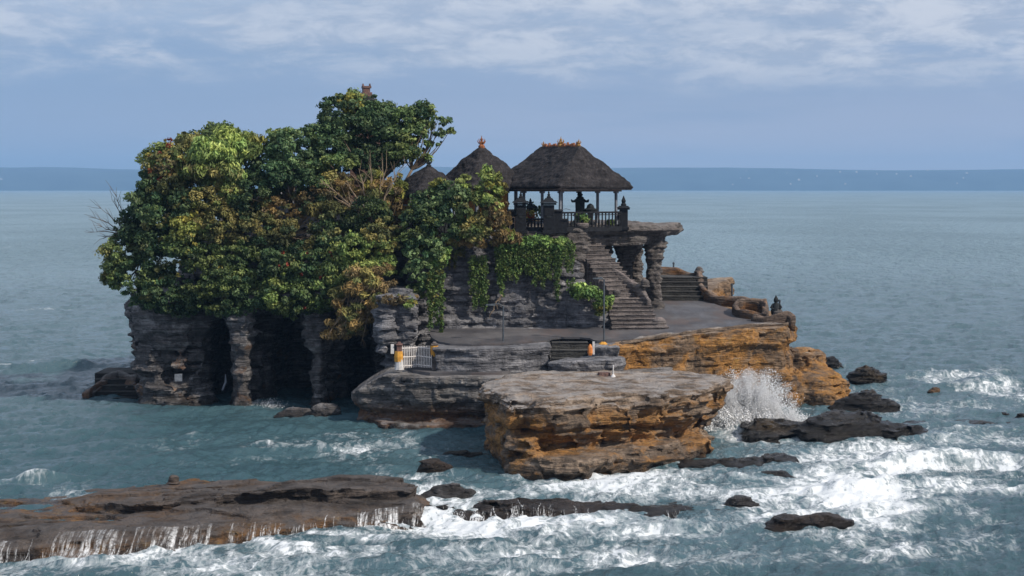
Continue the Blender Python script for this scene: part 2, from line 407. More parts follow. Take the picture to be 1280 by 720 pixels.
def surface_nets(G, org, res):
    s = G < 0
    nx, ny, nz = G.shape
    c = np.zeros((nx - 1, ny - 1, nz - 1), np.int8)
    offs = [(a, b, k) for a in (0, 1) for b in (0, 1) for k in (0, 1)]
    for a, b, k in offs: c += s[a:nx - 1 + a, b:ny - 1 + b, k:nz - 1 + k]
    act = (c > 0) & (c < 8)
    I = np.argwhere(act)
    vals = np.stack([G[I[:, 0] + a, I[:, 1] + b, I[:, 2] + k] for a, b, k in offs], 1)
    acc = np.zeros((len(I), 3)); cnt = np.zeros(len(I))
    for i in range(8):
        for j in range(i + 1, 8):
            d = np.array(offs[j]) - np.array(offs[i])
            if np.abs(d).sum() != 1: continue
            v0, v1 = vals[:, i], vals[:, j]
            mm = (v0 < 0) != (v1 < 0)
            t = np.where(mm, v0 / np.where(mm, v0 - v1, 1), 0)
            acc += (np.array(offs[i])[None] + t[:, None] * d[None]) * mm[:, None]; cnt += mm
    V = (I + acc / cnt[:, None]) * res + np.array(org)
    idm = np.full(c.shape, -1, np.int64); idm[act] = np.arange(len(I))
    quads = []
    for ax in range(3):
        sl0 = [slice(None)] * 3; sl1 = [slice(None)] * 3
        sl0[ax] = slice(0, -1); sl1[ax] = slice(1, None)
        s0, s1 = s[tuple(sl0)], s[tuple(sl1)]
        E = np.argwhere(s0 != s1)
        o1, o2 = [q for q in range(3) if q != ax]
        dims = c.shape
        E = E[(E[:, o1] >= 1) & (E[:, o2] >= 1) & (E[:, o1] < dims[o1]) & (E[:, o2] < dims[o2])]
        def cid(d1, d2):
            J = E.copy(); J[:, o1] -= d1; J[:, o2] -= d2
            return idm[J[:, 0], J[:, 1], J[:, 2]]
        Q = np.stack([cid(1, 1), cid(0, 1), cid(0, 0), cid(1, 0)], 1)
        ins = s[E[:, 0], E[:, 1], E[:, 2]]
        flip = ~ins if ax != 1 else ins
        Q[flip] = Q[flip][:, ::-1]
        quads.append(Q)
    return V, np.concatenate(quads)
def rock(name, mat, comps, res=0.2, strata=0.35, lump=0.25, gully=0.2, topn=0.08, seed=1, layer=1.3, bounds=None, kind=None,
         label=None, cat=None, group=None, zmin=-0.8, detail=0.04):
    pts = []
    for c_ in comps:
        if c_.get('cut'): continue
        if 'poly' in c_: pts += [(p[0], p[1]) for p in c_['poly']]
        else:
            (cx, cy, cz), (rx, ry, rz) = c_['ell']; pts += [(cx - rx, cy - ry), (cx + rx, cy + ry)]
    pts = np.array(pts); mg = 0.9 + strata + lump
    lo, hi = pts.min(0) - mg, pts.max(0) + mg
    zt = max((c_['zmax'] if 'zmax' in c_ else (c_['top'] if 'poly' in c_ else c_['ell'][0][2] + c_['ell'][1][2])) for c_ in comps if not c_.get('cut')) + 0.6
    gx = np.arange(lo[0], hi[0], res, dtype=np.float32); gy = np.arange(lo[1], hi[1], res, dtype=np.float32); gz = np.arange(zmin - 0.5, zt, res, dtype=np.float32)
    X2, Y2 = np.meshgrid(gx, gy, indexing='ij')
    wx = X2 + 0.5 * fbm(X2 * 0.5, Y2 * 0.5, 0.0, seed + 40, 3); wy = Y2 + 0.5 * fbm(X2 * 0.5, Y2 * 0.5, 9.0, seed + 50, 3)
    # the layer noise is made once for the whole block (only near the skin it matters)
    G = None
    SH = (len(gx), len(gy), len(gz))
    N = None
    def sidenoise(band):
        x, y, zz = gx[band[0]], gy[band[1]], gz[band[2]]
        tilt = zz + 0.03 * x
        warp = 0.35 * noise3(x * 0.25, y * 0.25, zz * 0.1, seed + 1)
        a = noise3(x * 0.16, y * 0.16, (tilt + warp) * layer, seed + 2)
        a = np.clip(a * 2.2, -1, 1)
        b = np.clip(noise3(x * 0.3, y * 0.3, (tilt + warp) * layer * 2.9, seed + 3) * 2, -1, 1)
        c2 = fbm(x * 0.42, y * 0.42, zz * 0.5, seed + 4, 3)
        g = noise3(x * 0.75, y * 0.75, zz * 0.12, seed + 8)
        lz = (tilt + warp) * layer
        hx = x * 0.55 + 0.5 * noise3(x * 0.4, y * 0.4, zz * 0.4, seed + 12); hy = y * 0.55 + 0.5 * noise3(x * 0.4, y * 0.4, zz * 0.4, seed + 13)
        l1 = np.floor(lz * 0.8)
        sh = _hash(l1, l1 * 0, l1 * 0, seed + 15)
        bl = _hash(np.floor(hx + sh * 3), np.floor(hy + sh * 5), l1, seed + 9)
        l2 = np.floor(lz * 2.3 + 0.4 * c2)
        bl2 = _hash(np.floor(hx * 1.9 + l2 * .37), np.floor(hy * 1.9), l2, seed + 10)
        lay_ = _hash(l2, l2 * 0, l2 * 0, seed + 11)
        return strata * (0.22 * a + 0.08 * b + 0.34 * bl + 0.26 * bl2 + 0.22 * lay_) + lump * c2 + gully * g
    D = []
    for c_ in comps:
        if 'poly' in c_:
            d2 = sd_poly(wx, wy, chaikin(c_['poly'], c_.get('round', 1)))
            top = c_['top']; top = top if 'topf' not in c_ else c_['topf'](X2, Y2)
            top = top + np.zeros_like(X2) + topn * c_.get('topk', 1) * fbm(X2 * 0.5, Y2 * 0.5, 3.0, seed + 20, 4) * 2
            pr = c_.get('prof', [(0, 0)])
            ins = np.interp(gz, [p[0] for p in pr], [p[1] for p in pr]).astype(np.float32)
            side_ = d2[:, :, None] + ins[None, None, :]
            capd = gz[None, None, :] - top[:, :, None]
            capd = np.maximum(capd, c_.get('z0', zmin) - gz[None, None, :])
            D.append((side_, capd, c_.get('cut', False), c_.get('k', 1.0)))
        else:
            (cx, cy, cz), (rx, ry, rz) = c_['ell']
            q = np.sqrt(((gx[:, None, None] - cx) / rx) ** 2 + ((gy[None, :, None] - cy) / ry) ** 2 + ((gz[None, None, :] - cz) / rz) ** 2)
            D.append(((q - 1) * min(rx, ry, rz), None, c_.get('cut', False), c_.get('k', 1.0)))
    base_ = None
    for side_, capd, cut, k in D:
        d = side_ if capd is None else np.maximum(side_, capd)
        if base_ is None: base_ = d
        elif cut: base_ = np.maximum(base_, -d)
        else: base_ = np.minimum(base_, d)
    lim = strata + lump + gully + 3 * res
    band = np.nonzero(np.abs(base_) < lim + 0.4)
    nn = np.zeros(SH, np.float32); nn[band] = sidenoise(band)
    G = None
    for side_, capd, cut, k in D:
        d = side_ + nn * k if not cut else side_ - nn * 0.7 * k
        if capd is not None: d = np.maximum(d, capd)
        if G is None: G = d
        elif cut: G = np.maximum(G, -d)
        else: G = np.minimum(G, d)
    G = np.maximum(G, (zmin - gz)[None, None, :])
    G[0], G[-1], G[:, 0], G[:, -1], G[:, :, 0], G[:, :, -1] = 1, 1, 1, 1, 1, 1
    V, Q = surface_nets(G.astype(np.float32), (gx[0], gy[0], gz[0]), res)
    if detail:
        n1 = fbm(V[:, 0] * 2.3, V[:, 1] * 2.3, V[:, 2] * 4.5, seed + 30, 3)
        n2 = fbm(V[:, 0] * 2.3, V[:, 1] * 2.3, V[:, 2] * 4.5, seed + 35, 3)
        V = V + np.stack([n1, n2, n1 * 0.5], 1) * detail * 2
    me = np_mesh(name, V, Q, smooth=False)
    o = link(name, me, M[mat])
    return tag(o, label, cat, group, kind)

# ------------------------------------------------------------ SETTING
TZ = lambda Y: 5.2 + 0.07 * (Y - 100)          # the upper terrace rises gently to the back
def terr(px, py):
    Y = 16.8 / ((py - HOR) / F + 0.07)
    return ((px - 640) * Y / F, Y)

# far coast across the strait
xs = np.linspace(-9000, 9000, 361); rows_ = [(0, 9000), (0.35, 9150), (0.8, 9600), (1.0, 10300), (0.7, 12000), (0, 14500)]
hz = 148 + 16 * fbm(xs * 0.0009, 0, 0, 5, 4) + 10 * np.clip((xs + 500) / 3000, -1, 1) * -1 * (xs > 0) + np.where(xs < -1500, -12, 0)
V, Q = [], []
for (k, yy) in rows_:
    for i, x in enumerate(xs):
        V.append((x * (yy / 9000), yy, -3 + (hz[i] + 3) * k * (1 + 0.05 * float(noise3(x * 0.002, yy * 0.003, 0.0, 3))) + (0 if k in (0, 1) else 6 * float(noise3(x * 0.006, yy * 0.01, 0, 4)))))
nx_ = len(xs)
for r in range(len(rows_) - 1):
    for i in range(nx_ - 1): Q.append((r * nx_ + i, r * nx_ + i + 1, (r + 1) * nx_ + i + 1, (r + 1) * nx_ + i))
tag(link('hills', np_mesh('hills', V, Q, smooth=True), M['hill']), kind='structure')

# the sea
foam_spots = [  # photo column, row, half width, half height (pixels), strength
    (700, 612, 130, 22, .50), (560, 640, 140, 16, .35), (470, 694, 330, 14, .34), (150, 716, 260, 12, .36), (60, 712, 90, 10, .3), (640, 660, 200, 14, .55),
    (820, 665, 190, 14, .55), (960, 690, 260, 18, .35), (740, 625, 200, 20, .35), (900, 600, 180, 22, .38), (925, 545, 60, 16, .75), (940, 520, 50, 22, .6),
    (1090, 590, 90, 10, .68), (1200, 590, 130, 8, .7), (1070, 625, 80, 18, .66), (1120, 640, 60, 16, .6), (1170, 660, 150, 12, .35), (1010, 660, 120, 14, .4),
    (1130, 565, 120, 12, .5), (1230, 560, 100, 14, .5), (1220, 500, 110, 16, .45), (1150, 478, 80, 9, .5), (1250, 490, 60, 14, .4), (1060, 505, 60, 18, .35),
    (1130, 525, 160, 14, .42), (1080, 465, 70, 6, .5), (1200, 545, 120, 10, .4), (1000, 575, 100, 10, .4), (850, 590, 70, 10, .5), (1230, 625, 90, 8, .3),
    (28, 612, 40, 9, .9), (70, 620, 60, 7, .45), (30, 628, 60, 6, .5), (350, 570, 160, 16, .36), (520, 572, 90, 16, .36), (460, 552, 110, 8, .3), (540, 600, 90, 10, .32),
    (330, 508, 40, 5, .62), (360, 525, 70, 5, .4), (230, 560, 90, 10, .16), (60, 465, 110, 4, .42), (100, 392, 90, 4, .2), (25, 436, 50, 5, .35), (40, 390, 60, 5, .3), (130, 575, 120, 8, .12),
    (300, 590, 200, 8, .18), (1190, 690, 120, 12, .22), (300, 650, 700, 60, .07), (400, 730, 560, 20, .5), (900, 722, 300, 20, .35), (900, 640, 500, 80, .16), (1100, 560, 260, 60, .16), (600, 705, 700, 20, .22), (480, 560, 260, 30, .14), (1270, 600, 60, 12, .5), (1180, 620, 110, 12, .4), (1240, 520, 70, 10, .3), (1000, 615, 60, 16, .35), (980, 560, 60, 10, .4), (640, 628, 140, 10, .4), (40, 440, 120, 8, .14), (20, 500, 90, 8, .1), (1200, 440, 100, 6, .12), (1050, 545, 110, 8, .45), (640, 700, 640, 16, .10), (760, 585, 30, 6, .3), (1230, 470, 70, 8, .3), (1010, 640, 100, 30, .25),
    (660, 596, 60, 8, .55), (780, 594, 90, 8, .5), (890, 570, 40, 8, .55), (560, 668, 60, 8, .6), (300, 692, 120, 3, .45), (440, 676, 120, 3, .45), (100, 706, 110, 3, .5)]
NC, NR = 1150, 860
t_ = np.linspace(-0.47, 0.47, NC)
t_ = np.sign(t_) * (np.abs(t_) * 0.85 + 0.15 * np.abs(t_) ** 3 / 0.47 ** 2)
pyr = np.concatenate([np.linspace(1000, 740, 60, endpoint=False), np.linspace(740, 330, 600, endpoint=False), np.linspace(330, 245, 150, endpoint=False), HOR + np.geomspace(10, 0.9, 50)])
yr = CH * F / (pyr - HOR)
Yg, Tg = np.meshgrid(yr, t_, indexing='ij'); Xg = Yg * Tg
dY = np.abs(np.gradient(yr))[:, None]
Zg = np.zeros_like(Xg)
fo = np.zeros_like(Xg)
jx = 1.2 * noise3(Xg * 0.25, Yg * 0.12, 0.0, 77); jy = 3.0 * noise3(Xg * 0.25, Yg * 0.12, 5.0, 78)
for (px, py, rx, ry, s_) in foam_spots:
    cx, cy = sea(px, py); rX = rx * cy / F; rY = ry * cy * cy / (CH * F)
    q = ((Xg + jx - cx) / rX) ** 2 + ((Yg + jy - cy) / rY) ** 2
    fo = fo + s_ * np.exp(-q * 1.1)
fo = 1 - np.exp(-fo * 0.67)
wr = random.Random(3)
for i in range(60):
    L = 0.8 * (20 / 0.8) ** (wr.random() ** 1.15)
    th = math.radians(wr.gauss(-78, 34)); k = 2 * math.pi / L
    kx, ky = k * math.cos(th), k * math.sin(th)
    a = 0.0165 * L ** 0.55
    fade = np.clip((L / (2.6 * dY * abs(math.sin(th)) + 1e-6)) - 1, 0, 1)
    ph = kx * Xg + ky * Yg + wr.random() * 6.28 + 1.1 * noise3(Xg / (L * 3), Yg / (L * 3), i * 3.0, 60)
    sn = np.sin(ph)
    Zg += a * fade * (1 - np.abs(sn) * 1.25) * (0.5 + 0.5 * noise3(Xg / 30, Yg / 30, i, 61) + 0.3)
near = np.clip((260 - Yg) / 160, 0, 1)
Zg += fo * near * (0.22 * fbm(Xg * 0.6, Yg * 0.35, 0, 90, 4) + 0.06 * fbm(Xg * 2.5, Yg * 1.6, 0, 95, 2))
# breaking crests
for (px, py, rx, ry, h_) in [(30, 612, 60, 5, 0.75), (1150, 590, 170, 6, 0.55), (1075, 622, 80, 9, 0.5), (1230, 488, 120, 5, 0.5), (1165, 476, 70, 3, .4), (60, 466, 130, 3, 0.5),
                            (930, 545, 50, 8, 0.6), (1110, 648, 130, 6, .35), (700, 676, 240, 5, .12), (330, 512, 30, 3, .35)]:
    cx, cy = sea(px, py); rX = rx * cy / F; rY = ry * cy * cy / (CH * F)
    yy = (Yg - cy - 1.2 * np.sin((Xg - cx) * 0.35)) / rY
    prof = np.where(yy > 0, np.exp(-yy * yy * 1.0), np.exp(-yy * yy * 5))
    Zg += h_ * prof * np.exp(-((Xg - cx) / rX) ** 2) * (0.75 + 0.5 * noise3(Xg * 0.8, Yg * 0.2, 3, 66))
V = np.stack([Xg, Yg, Zg], -1).reshape(-1, 3)
ii = (np.arange(NR - 1)[:, None] * NC + np.arange(NC - 1)[None]).ravel()
me = np_mesh('sea', V, np.stack([ii, ii + 1, ii + NC + 1, ii + NC], 1), smooth=True)
at = me.attributes.new('foam', 'FLOAT', 'POINT'); at.data.foreach_set('value', fo.ravel().astype(np.float32))
m, T = new_mat('sea_water'); M['sea'] = m
P = T.new('ShaderNodeNewGeometry').outputs['Position']
fa = T.new('ShaderNodeAttribute', attribute_name='foam').outputs['Fac']
sp = T.new('ShaderNodeSeparateXYZ', ins={0: P}); yy = sp.outputs[1]
wn = T.new('ShaderNodeTexNoise', ins={'Vector': P, 'Scale': 0.35, 'Detail': 3.0})
wv = T.vmath('ADD', P, T.vmath('MULTIPLY', T.vmath('SUBTRACT', wn.outputs['Color'], (0.5, 0.5, 0.5)), (1.6, 3.2, 0)))
PF = T.mapping(wv, (0.75, 0.30, 0.1))
n1 = T.noise(PF, 1.0, 9, 0.66, 0.25)
rid = T.math('SUBTRACT', 1.0, T.math('MULTIPLY', T.math('ABSOLUTE', T.math('SUBTRACT', n1, 0.5)), 5.0), clamp=True)
n2 = T.noise(T.mapping(wv, (2.3, 1.3, 1)), 1.0, 6, 0.7, 0.4)
rid2 = T.math('SUBTRACT', 1.0, T.math('MULTIPLY', T.math('ABSOLUTE', T.math('SUBTRACT', n2, 0.5)), 6.0), clamp=True)
n3 = T.noise(T.mapping(P, (0.16, 0.09, 1)), 1.0, 5, 0.6)
n5 = T.noise(T.mapping(wv, (5.5, 3.6, 1)), 1.0, 5, 0.7, 0.3)
vo = T.new('ShaderNodeTexVoronoi', feature='DISTANCE_TO_EDGE', ins={'Vector': T.mapping(wv, (1.5, 0.85, 1)), 'Scale': 1.0})
lace = T.math('SUBTRACT', 1.0, T.step(vo.outputs[0], 0.02, 0.22))
web = T.math('MAXIMUM', T.math('MULTIPLY', lace, T.math('MULTIPLY', T.step(n2, .38, .6), .6)), T.math('MAXIMUM', T.math('MULTIPLY', T.math('POWER', rid, 2.0), T.step(n3, 0.3, 0.6)), T.math('MULTIPLY', T.math('POWER', rid2, 2.0), 0.45)))
pat = T.math('ADD', T.math('MULTIPLY', web, 0.32), T.math('ADD', T.math('MULTIPLY', n5, 0.44), T.math('ADD', T.math('MULTIPLY', T.math('SUBTRACT', n2, .5), .5), T.math('MULTIPLY', n3, 0.62))))
lvl = T.math('SUBTRACT', 1.10, T.math('MULTIPLY', fa, 0.92))
thick = T.step(pat, T.math('ADD', lvl, 0.0), T.math('ADD', lvl, 0.13))
thin = T.math('MULTIPLY', T.step(pat, T.math('SUBTRACT', lvl, 0.20), T.math('ADD', lvl, 0.04)), T.step(fa, 0.04, 0.35))
fm = T.math('ADD', T.math('MULTIPLY', thick, 0.58), T.math('MULTIPLY', thin, 0.38))
# tiny whitecaps out at sea
wc = T.noise(T.mapping(P, (0.10, 0.035, 1), (4, 7, 0)), 1.0, 6, 0.62)
fm = T.math('MAXIMUM', fm, T.math('MULTIPLY', T.step(wc, 0.70, 0.75), 0.5))
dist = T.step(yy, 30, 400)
sea_far_lit = T.mix(dist, (0.024, 0.066, 0.084), (0.17, 0.26, 0.31))  # far water paler: its bright sky reflection is put into the base colour
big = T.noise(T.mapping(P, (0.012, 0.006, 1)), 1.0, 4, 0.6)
sea_far_lit = T.mix(T.math('MULTIPLY', T.step(big, 0.4, 0.62), 0.4), sea_far_lit, (0.065, 0.12, 0.14))
milky = T.mix(T.math('MULTIPLY', T.step(fa, 0.12, 0.7), 0.60), sea_far_lit, (0.12, 0.20, 0.24))
foamc = T.mix(T.noise(P, 3.0, 5, 0.7), (0.50, 0.56, 0.60), (0.80, 0.83, 0.85))
b1 = T.math('ADD', T.noise(T.mapping(P, (1.5, 0.9, 1)), 1.0, 7, 0.68, 0.5), T.math('MULTIPLY', T.noise(T.mapping(P, (5.0, 2.6, 1)), 1.0, 5, 0.65, 0.3), 0.35))
b2 = T.noise(T.mapping(P, (0.34, 0.13, 1)), 1.0, 7, 0.66, 0.3)
hgt = T.math('ADD', T.math('MULTIPLY', b1, 0.55), T.math('ADD', T.math('MULTIPLY', b2, T.math('MULTIPLY', dist, 5.0)), T.math('MULTIPLY', fm, 0.10)))
bp = T.new('ShaderNodeBump', ins={'Strength': 1.0, 'Distance': 0.42, 'Height': hgt})
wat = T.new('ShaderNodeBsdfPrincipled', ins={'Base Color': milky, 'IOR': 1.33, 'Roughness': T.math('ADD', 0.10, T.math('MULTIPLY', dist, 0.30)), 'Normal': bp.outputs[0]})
fbp = T.new('ShaderNodeBump', ins={'Strength': 0.6, 'Distance': 0.12, 'Height': T.noise(P, 4.0, 6, .7)})
fbs = T.new('ShaderNodeBsdfPrincipled', ins={'Base Color': foamc, 'Roughness': 0.85, 'Specular IOR Level': 0.2, 'Normal': fbp.outputs[0]})
mxs = T.new('ShaderNodeMixShader', ins={0: fm, 1: wat.outputs[0], 2: fbs.outputs[0]})
T.new('ShaderNodeOutputMaterial', ins={0: mxs.outputs[0]})
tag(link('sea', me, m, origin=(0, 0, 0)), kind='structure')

# air between the eye and the far coast
hb = MB(); hb.box((0, 7350, 148), (26000, 15200, 306))
m, T = new_mat('sea_haze')
pv = T.new('ShaderNodeVolumePrincipled', ins={'Color': (0.34, 0.62, 1.0, 1), 'Density': 0.000105, 'Anisotropy': 0.0})
T.new('ShaderNodeOutputMaterial', ins={1: pv.outputs[0]})
tag(hb.build('haze', m), kind='stuff')

# main island: a cliff hollowed into caves on its left, a grey wall of layers in the middle
def cutp(px0, px1, y0, y1, z0, z1):
    a_, b_ = XY(px0, y0), XY(px1, y0); c_, d_ = XY(px1, y1), XY(px0, y1)
    return dict(poly=[a_, b_, (b_[0] * 0.97, y1), (a_[0] * 0.99, y1)], z0=z0, top=z1, cut=True, round=2, prof=[(z0, 0), (z1 - 2, 0.1), (z1, 0.9)], k=0.8)
rock('terrain', 'cave', [
    dict(poly=[XY(166, 111), XY(190, 108.6), XY(240, 108.3), XY(330, 108.9), XY(440, 108.4), XY(475, 109), XY(500, 112), XY(540, 118), XY(540, 134), XY(200, 134), XY(168, 122)],
         top=7.6, prof=[(-1, 0.4), (1, 0.25), (3, 0.3), (5.2, 0.1), (6.2, -0.35), (7.0, 0.4), (8, 1.0)], topk=2),
    dict(poly=[XY(205, 113), XY(300, 111), XY(400, 111), XY(480, 110), XY(560, 112), XY(560, 134), XY(230, 133)], top=11.3, z0=6, prof=[(6, 0), (11, 1.5)], topk=3),
    dict(ell=((-13.5, 122, 10), (9.5, 9, 5.0))),
    cutp(236, 284, 105, 117, -2, 6.2), cutp(312, 382, 105, 118, -2, 6.4), cutp(412, 462, 104, 116, -2, 6.0),
    dict(poly=[XY(286, 106.5), XY(308, 106.3), XY(312, 108.0), XY(306, 109.8), XY(287, 109.6)], top=7.0, z0=-1, prof=[(0, -0.1), (2, 0.2), (4, 0.12), (6, -0.3)], k=.45),
    dict(poly=[XY(386, 106.2), XY(406, 106.0), XY(410, 108.0), XY(388, 109)], top=6.6, z0=-1, prof=[(0, -0.2), (2, 0.15), (4, 0.1), (6, -0.3)], k=.45),
    dict(poly=[XY(172, 108.4), XY(228, 107.6), XY(232, 109.5), XY(172, 110)], top=6.6, z0=-1, prof=[(0, -0.1), (3, 0.1), (5, 0.0), (6, -0.4)], k=.7),
    dict(ell=(W(222, 468, 108.5), (0.9, 1.5, 0.75)), cut=True), dict(ell=(W(342, 420, 109), (1.8, 2.5, 1.6)), cut=True),
], res=0.15, strata=0.85, lump=0.5, gully=0.35, seed=3, kind='structure', layer=1.5, detail=0.05)
rock('terrain', 'cliff', [
    dict(poly=[XY(505, 109), XY(545, 107.0), XY(600, 107.7), XY(640, 107.4), XY(700, 107.7), XY(722, 107.9), XY(738, 110), XY(745, 116), XY(745, 134), XY(505, 134)],
         top=11.6, z0=3, prof=[(3, -0.1), (5.0, -0.1), (7, 0.15), (9, 0.35), (11, 0.75), (12, 1.4)], topk=1),
    dict(poly=[XY(470, 104.6), XY(500, 102.6), XY(522, 103.2), XY(528, 108), XY(475, 110)], top=8.4, z0=-1, prof=[(2, 0.5), (5, 0.3), (6.5, 0), (8, 0.1), (9, 0.6)]),
    dict(ell=(W(483, 400, 103.4), (0.9, 1.2, 1.9))),
    dict(poly=[XY(715, 106.9), XY(760, 106.4), XY(776, 107.6), XY(776, 110), XY(735, 112), XY(715, 110)], top=8.2, z0=4,
         topf=lambda x, y: 8.7 - 0.7 * np.clip(x - 4.3, 0, 3)),
    dict(poly=[XY(470, 110), XY(540, 108.4), XY(560, 112), XY(470, 114)], top=8.0, z0=2),
], res=0.13, strata=0.5, lump=0.28, gully=0.25, seed=9, kind='structure', layer=1.9, topn=0.1, detail=0.05)

# terrace with the golden cliff below
fr = [terr(542, 433), terr(600, 434), terr(686, 429), terr(692, 424), terr(734, 424), terr(742, 430), terr(776, 431), terr(830, 421), terr(880, 415), terr(950, 409), terr(988, 407),
      terr(996, 399), terr(975, 390), terr(950, 379), terr(905, 377), terr(880, 366)]
rock('terrain', 'gold', [
    dict(poly=[terr(770, 431), terr(830, 421), terr(880, 415), terr(950, 409), terr(988, 407), terr(997, 398), terr(975, 390), terr(955, 381), terr(905, 376), terr(884, 366), (18.5, 134), (5, 134), (5, 104)],
         top=8.3, topf=lambda x, y: TZ(y) - 0.10, topk=0.25, prof=[(-1, 0.0), (1.5, -0.2), (3.0, 0.15), (4.2, 0.3), (4.7, 0.0), (6, 0)], round=0),
    dict(ell=(W(1014, 492, 111.5), (2.3, 4.0, 2.0))),
    dict(ell=(W(966, 490, 110.0), (2.2, 3.4, 2.4))),
    dict(ell=(W(1002, 474, 114.5), (2.0, 3.2, 2.2))),
    dict(ell=(W(930, 508, 108.5), (1.4, 2.4, 1.5))),
], res=0.12, strata=0.34, lump=0.24, gully=0.4, seed=14, kind='structure', layer=1.5, topn=0.08, detail=0.05)
rock('terrain', 'cliff', [
    dict(poly=[terr(542, 433), terr(600, 434), terr(688, 429), terr(690, 420), terr(736, 420), terr(742, 430), terr(774, 431), (7.5, 112), (-5.2, 112)],
         top=6.2, topf=lambda x, y: TZ(y) - 0.10, topk=0.3, z0=2.4, prof=[(3, 0.05), (4.4, 0.1), (5, -0.05), (5.4, 0.1)], round=0),
], res=0.14, strata=0.22, lump=0.12, gully=0.12, seed=19, kind='structure', layer=1.6, topn=0.06, detail=0.035, zmin=2.0)

# low court rock, left of the outcrop
rock('terrain', 'court', [
    dict(poly=[XY(437, 101.5), XY(460, 99.6), XY(520, 98.3), XY(600, 98.2), XY(640, 97.6), XY(800, 97.5), XY(850, 101), XY(830, 106), XY(560, 108), XY(470, 106), XY(440, 104)],
         top=3.5, topf=lambda x, y: np.minimum(3.5, 3.45 - 0.42 * np.clip(-7.6 - x, 0, 6) ** 1.3 ), topk=0.6,
         prof=[(-1, 0.6), (0.2, 0.45), (0.9, 0.9), (1.3, 0.25), (2.2, -0.1), (3.6, 0.2)]),
    dict(poly=[XY(470, 99.6), XY(520, 98.0), XY(605, 98.0), XY(605, 101), XY(470, 101)], top=0.55, prof=[(0, -0.3), (0.6, 0.1)]),
], res=0.14, strata=0.45, lump=0.3, gully=0.15, seed=23, kind='structure', layer=1.4, topn=0.07, detail=0.04)

# paving sheets
def sheet(name, pts, zf, th, mat, kind='structure', n=60):
    pl = chaikin(pts, 1)
    from mathutils.geometry import tessellate_polygon
    mb = MB(); k = len(pl)
    top = [(p[0], p[1], zf(p[0], p[1])) for p in pl]; bot = [(x, y, q - th) for x, y, q in top]
    mb.v = top + bot
    for tri in tessellate_polygon([[Vector((p[0], p[1], 0)) for p in pl]]):
        a_, b_, c_ = tri
        pa, pb, pc = [Vector(top[i]) for i in tri]
        if (pb - pa).cross(pc - pa).z < 0: a_, b_, c_ = c_, b_, a_
        mb.poly.append([a_, b_, c_]); mb.poly.append([c_ + k, b_ + k, a_ + k])
    for i in range(k):
        j = (i + 1) % k; mb.poly.append([i, i + k, j + k, j])
    o = mb.build(name, mat); return tag(o, kind=kind)
sheet('path', [terr(552, 429.5), terr(600, 431), terr(684, 426), terr(692, 422), terr(734, 422), terr(746, 427), terr(800, 424), terr(870, 413), terr(940, 407), terr(966, 403), terr(962, 394),
               terr(920, 389), terr(895, 381), terr(876, 374), terr(822, 373.5), (9.5, 123), (5.3, 118), (6.0, 106), (-5.4, 106.5), (-5.3, 103)], lambda x, y: TZ(y) + 0.03, 0.12, M['paving'])
sheet('path', [XY(520, 98.9), XY(600, 98.7), XY(635, 99.2), XY(640, 100.4), XY(690, 100.3), XY(690, 101), XY(545, 101.5), XY(545, 104), XY(500, 104)], lambda x, y: 3.60, 0.3, M['paving'])

# ------------------------------------------------------------ FREE-STANDING ROCKS
rock('rock_outcrop', 'front', [
    dict(poly=[XY(607, 88.0), XY(613, 86.6), XY(642, 82.6), XY(668, 81.7), XY(706, 82.0), XY(760, 83.6), XY(830, 86.1), XY(885, 88.6), XY(914, 91.6), XY(908, 95), XY(880, 97.5), XY(760, 98.6), XY(640, 98.2), XY(606, 93)],
         top=4.0, topf=lambda x, y: 3.95 + 0.02 * (90 - y), prof=[(-1, 2.2), (0.5, 1.9), (1.6, 1.35), (2.3, 0.65), (3.1, 0.12), (3.5, -0.1), (4, 0.1), (4.4, 0.5)], topk=1.2),
    dict(poly=[XY(606, 88.5), XY(610, 86.9), XY(638, 82.4), XY(660, 82.2), XY(668, 84), XY(665, 92), XY(606, 92)], top=3.7, prof=[(-1, 0.0), (1, 0.15), (2.5, 0.15), (3.6, 0.1)], round=0, k=.6),
    dict(poly=[XY(640, 81.8), XY(664, 80.6), XY(700, 80.1), XY(748, 81.4), XY(800, 83.2), XY(862, 86.4), XY(884, 89.5), XY(880, 94), XY(700, 92), XY(650, 88)], top=1.35,
         topf=lambda x, y: 1.25 + 0.25 * fbm(x * 0.4, y * 0.4, 2, 5, 2), prof=[(-1, 0.2), (0.2, 0.15), (0.7, -0.05), (1.3, 0.15)]),
    dict(poly=[XY(640, 82.0), XY(664, 81.0), XY(690, 82.6), XY(690, 88), XY(645, 88)], top=2.3, prof=[(-1, 0.1), (1.5, 0.2), (2.3, 0.3)]),
], res=0.10, strata=0.75, lump=0.36, gully=0.15, seed=31, layer=1.7, topn=0.12, detail=0.045,
     label='big brown layered outcrop with golden foot standing in the surf below the terrace', cat='rock')
rock('boulder', 'cliff', [dict(poly=[XY(688, 98.4), XY(710, 97.6), XY(760, 97.8), XY(782, 98.8), XY(770, 101.5), XY(720, 102), XY(690, 101)], top=4.55, z0=3.3,
        topf=lambda x, y: 4.45 - 0.25 * np.clip(3.4 - x, 0, 1.5), prof=[(3.3, 0.35), (4, 0), (4.5, 0.1)])], res=0.1, strata=0.25, lump=0.2, gully=0.05, seed=37, topn=0.1,
     label='flat pale topped boulder in front of the dark steps on the terrace edge', cat='rock', zmin=3.2)
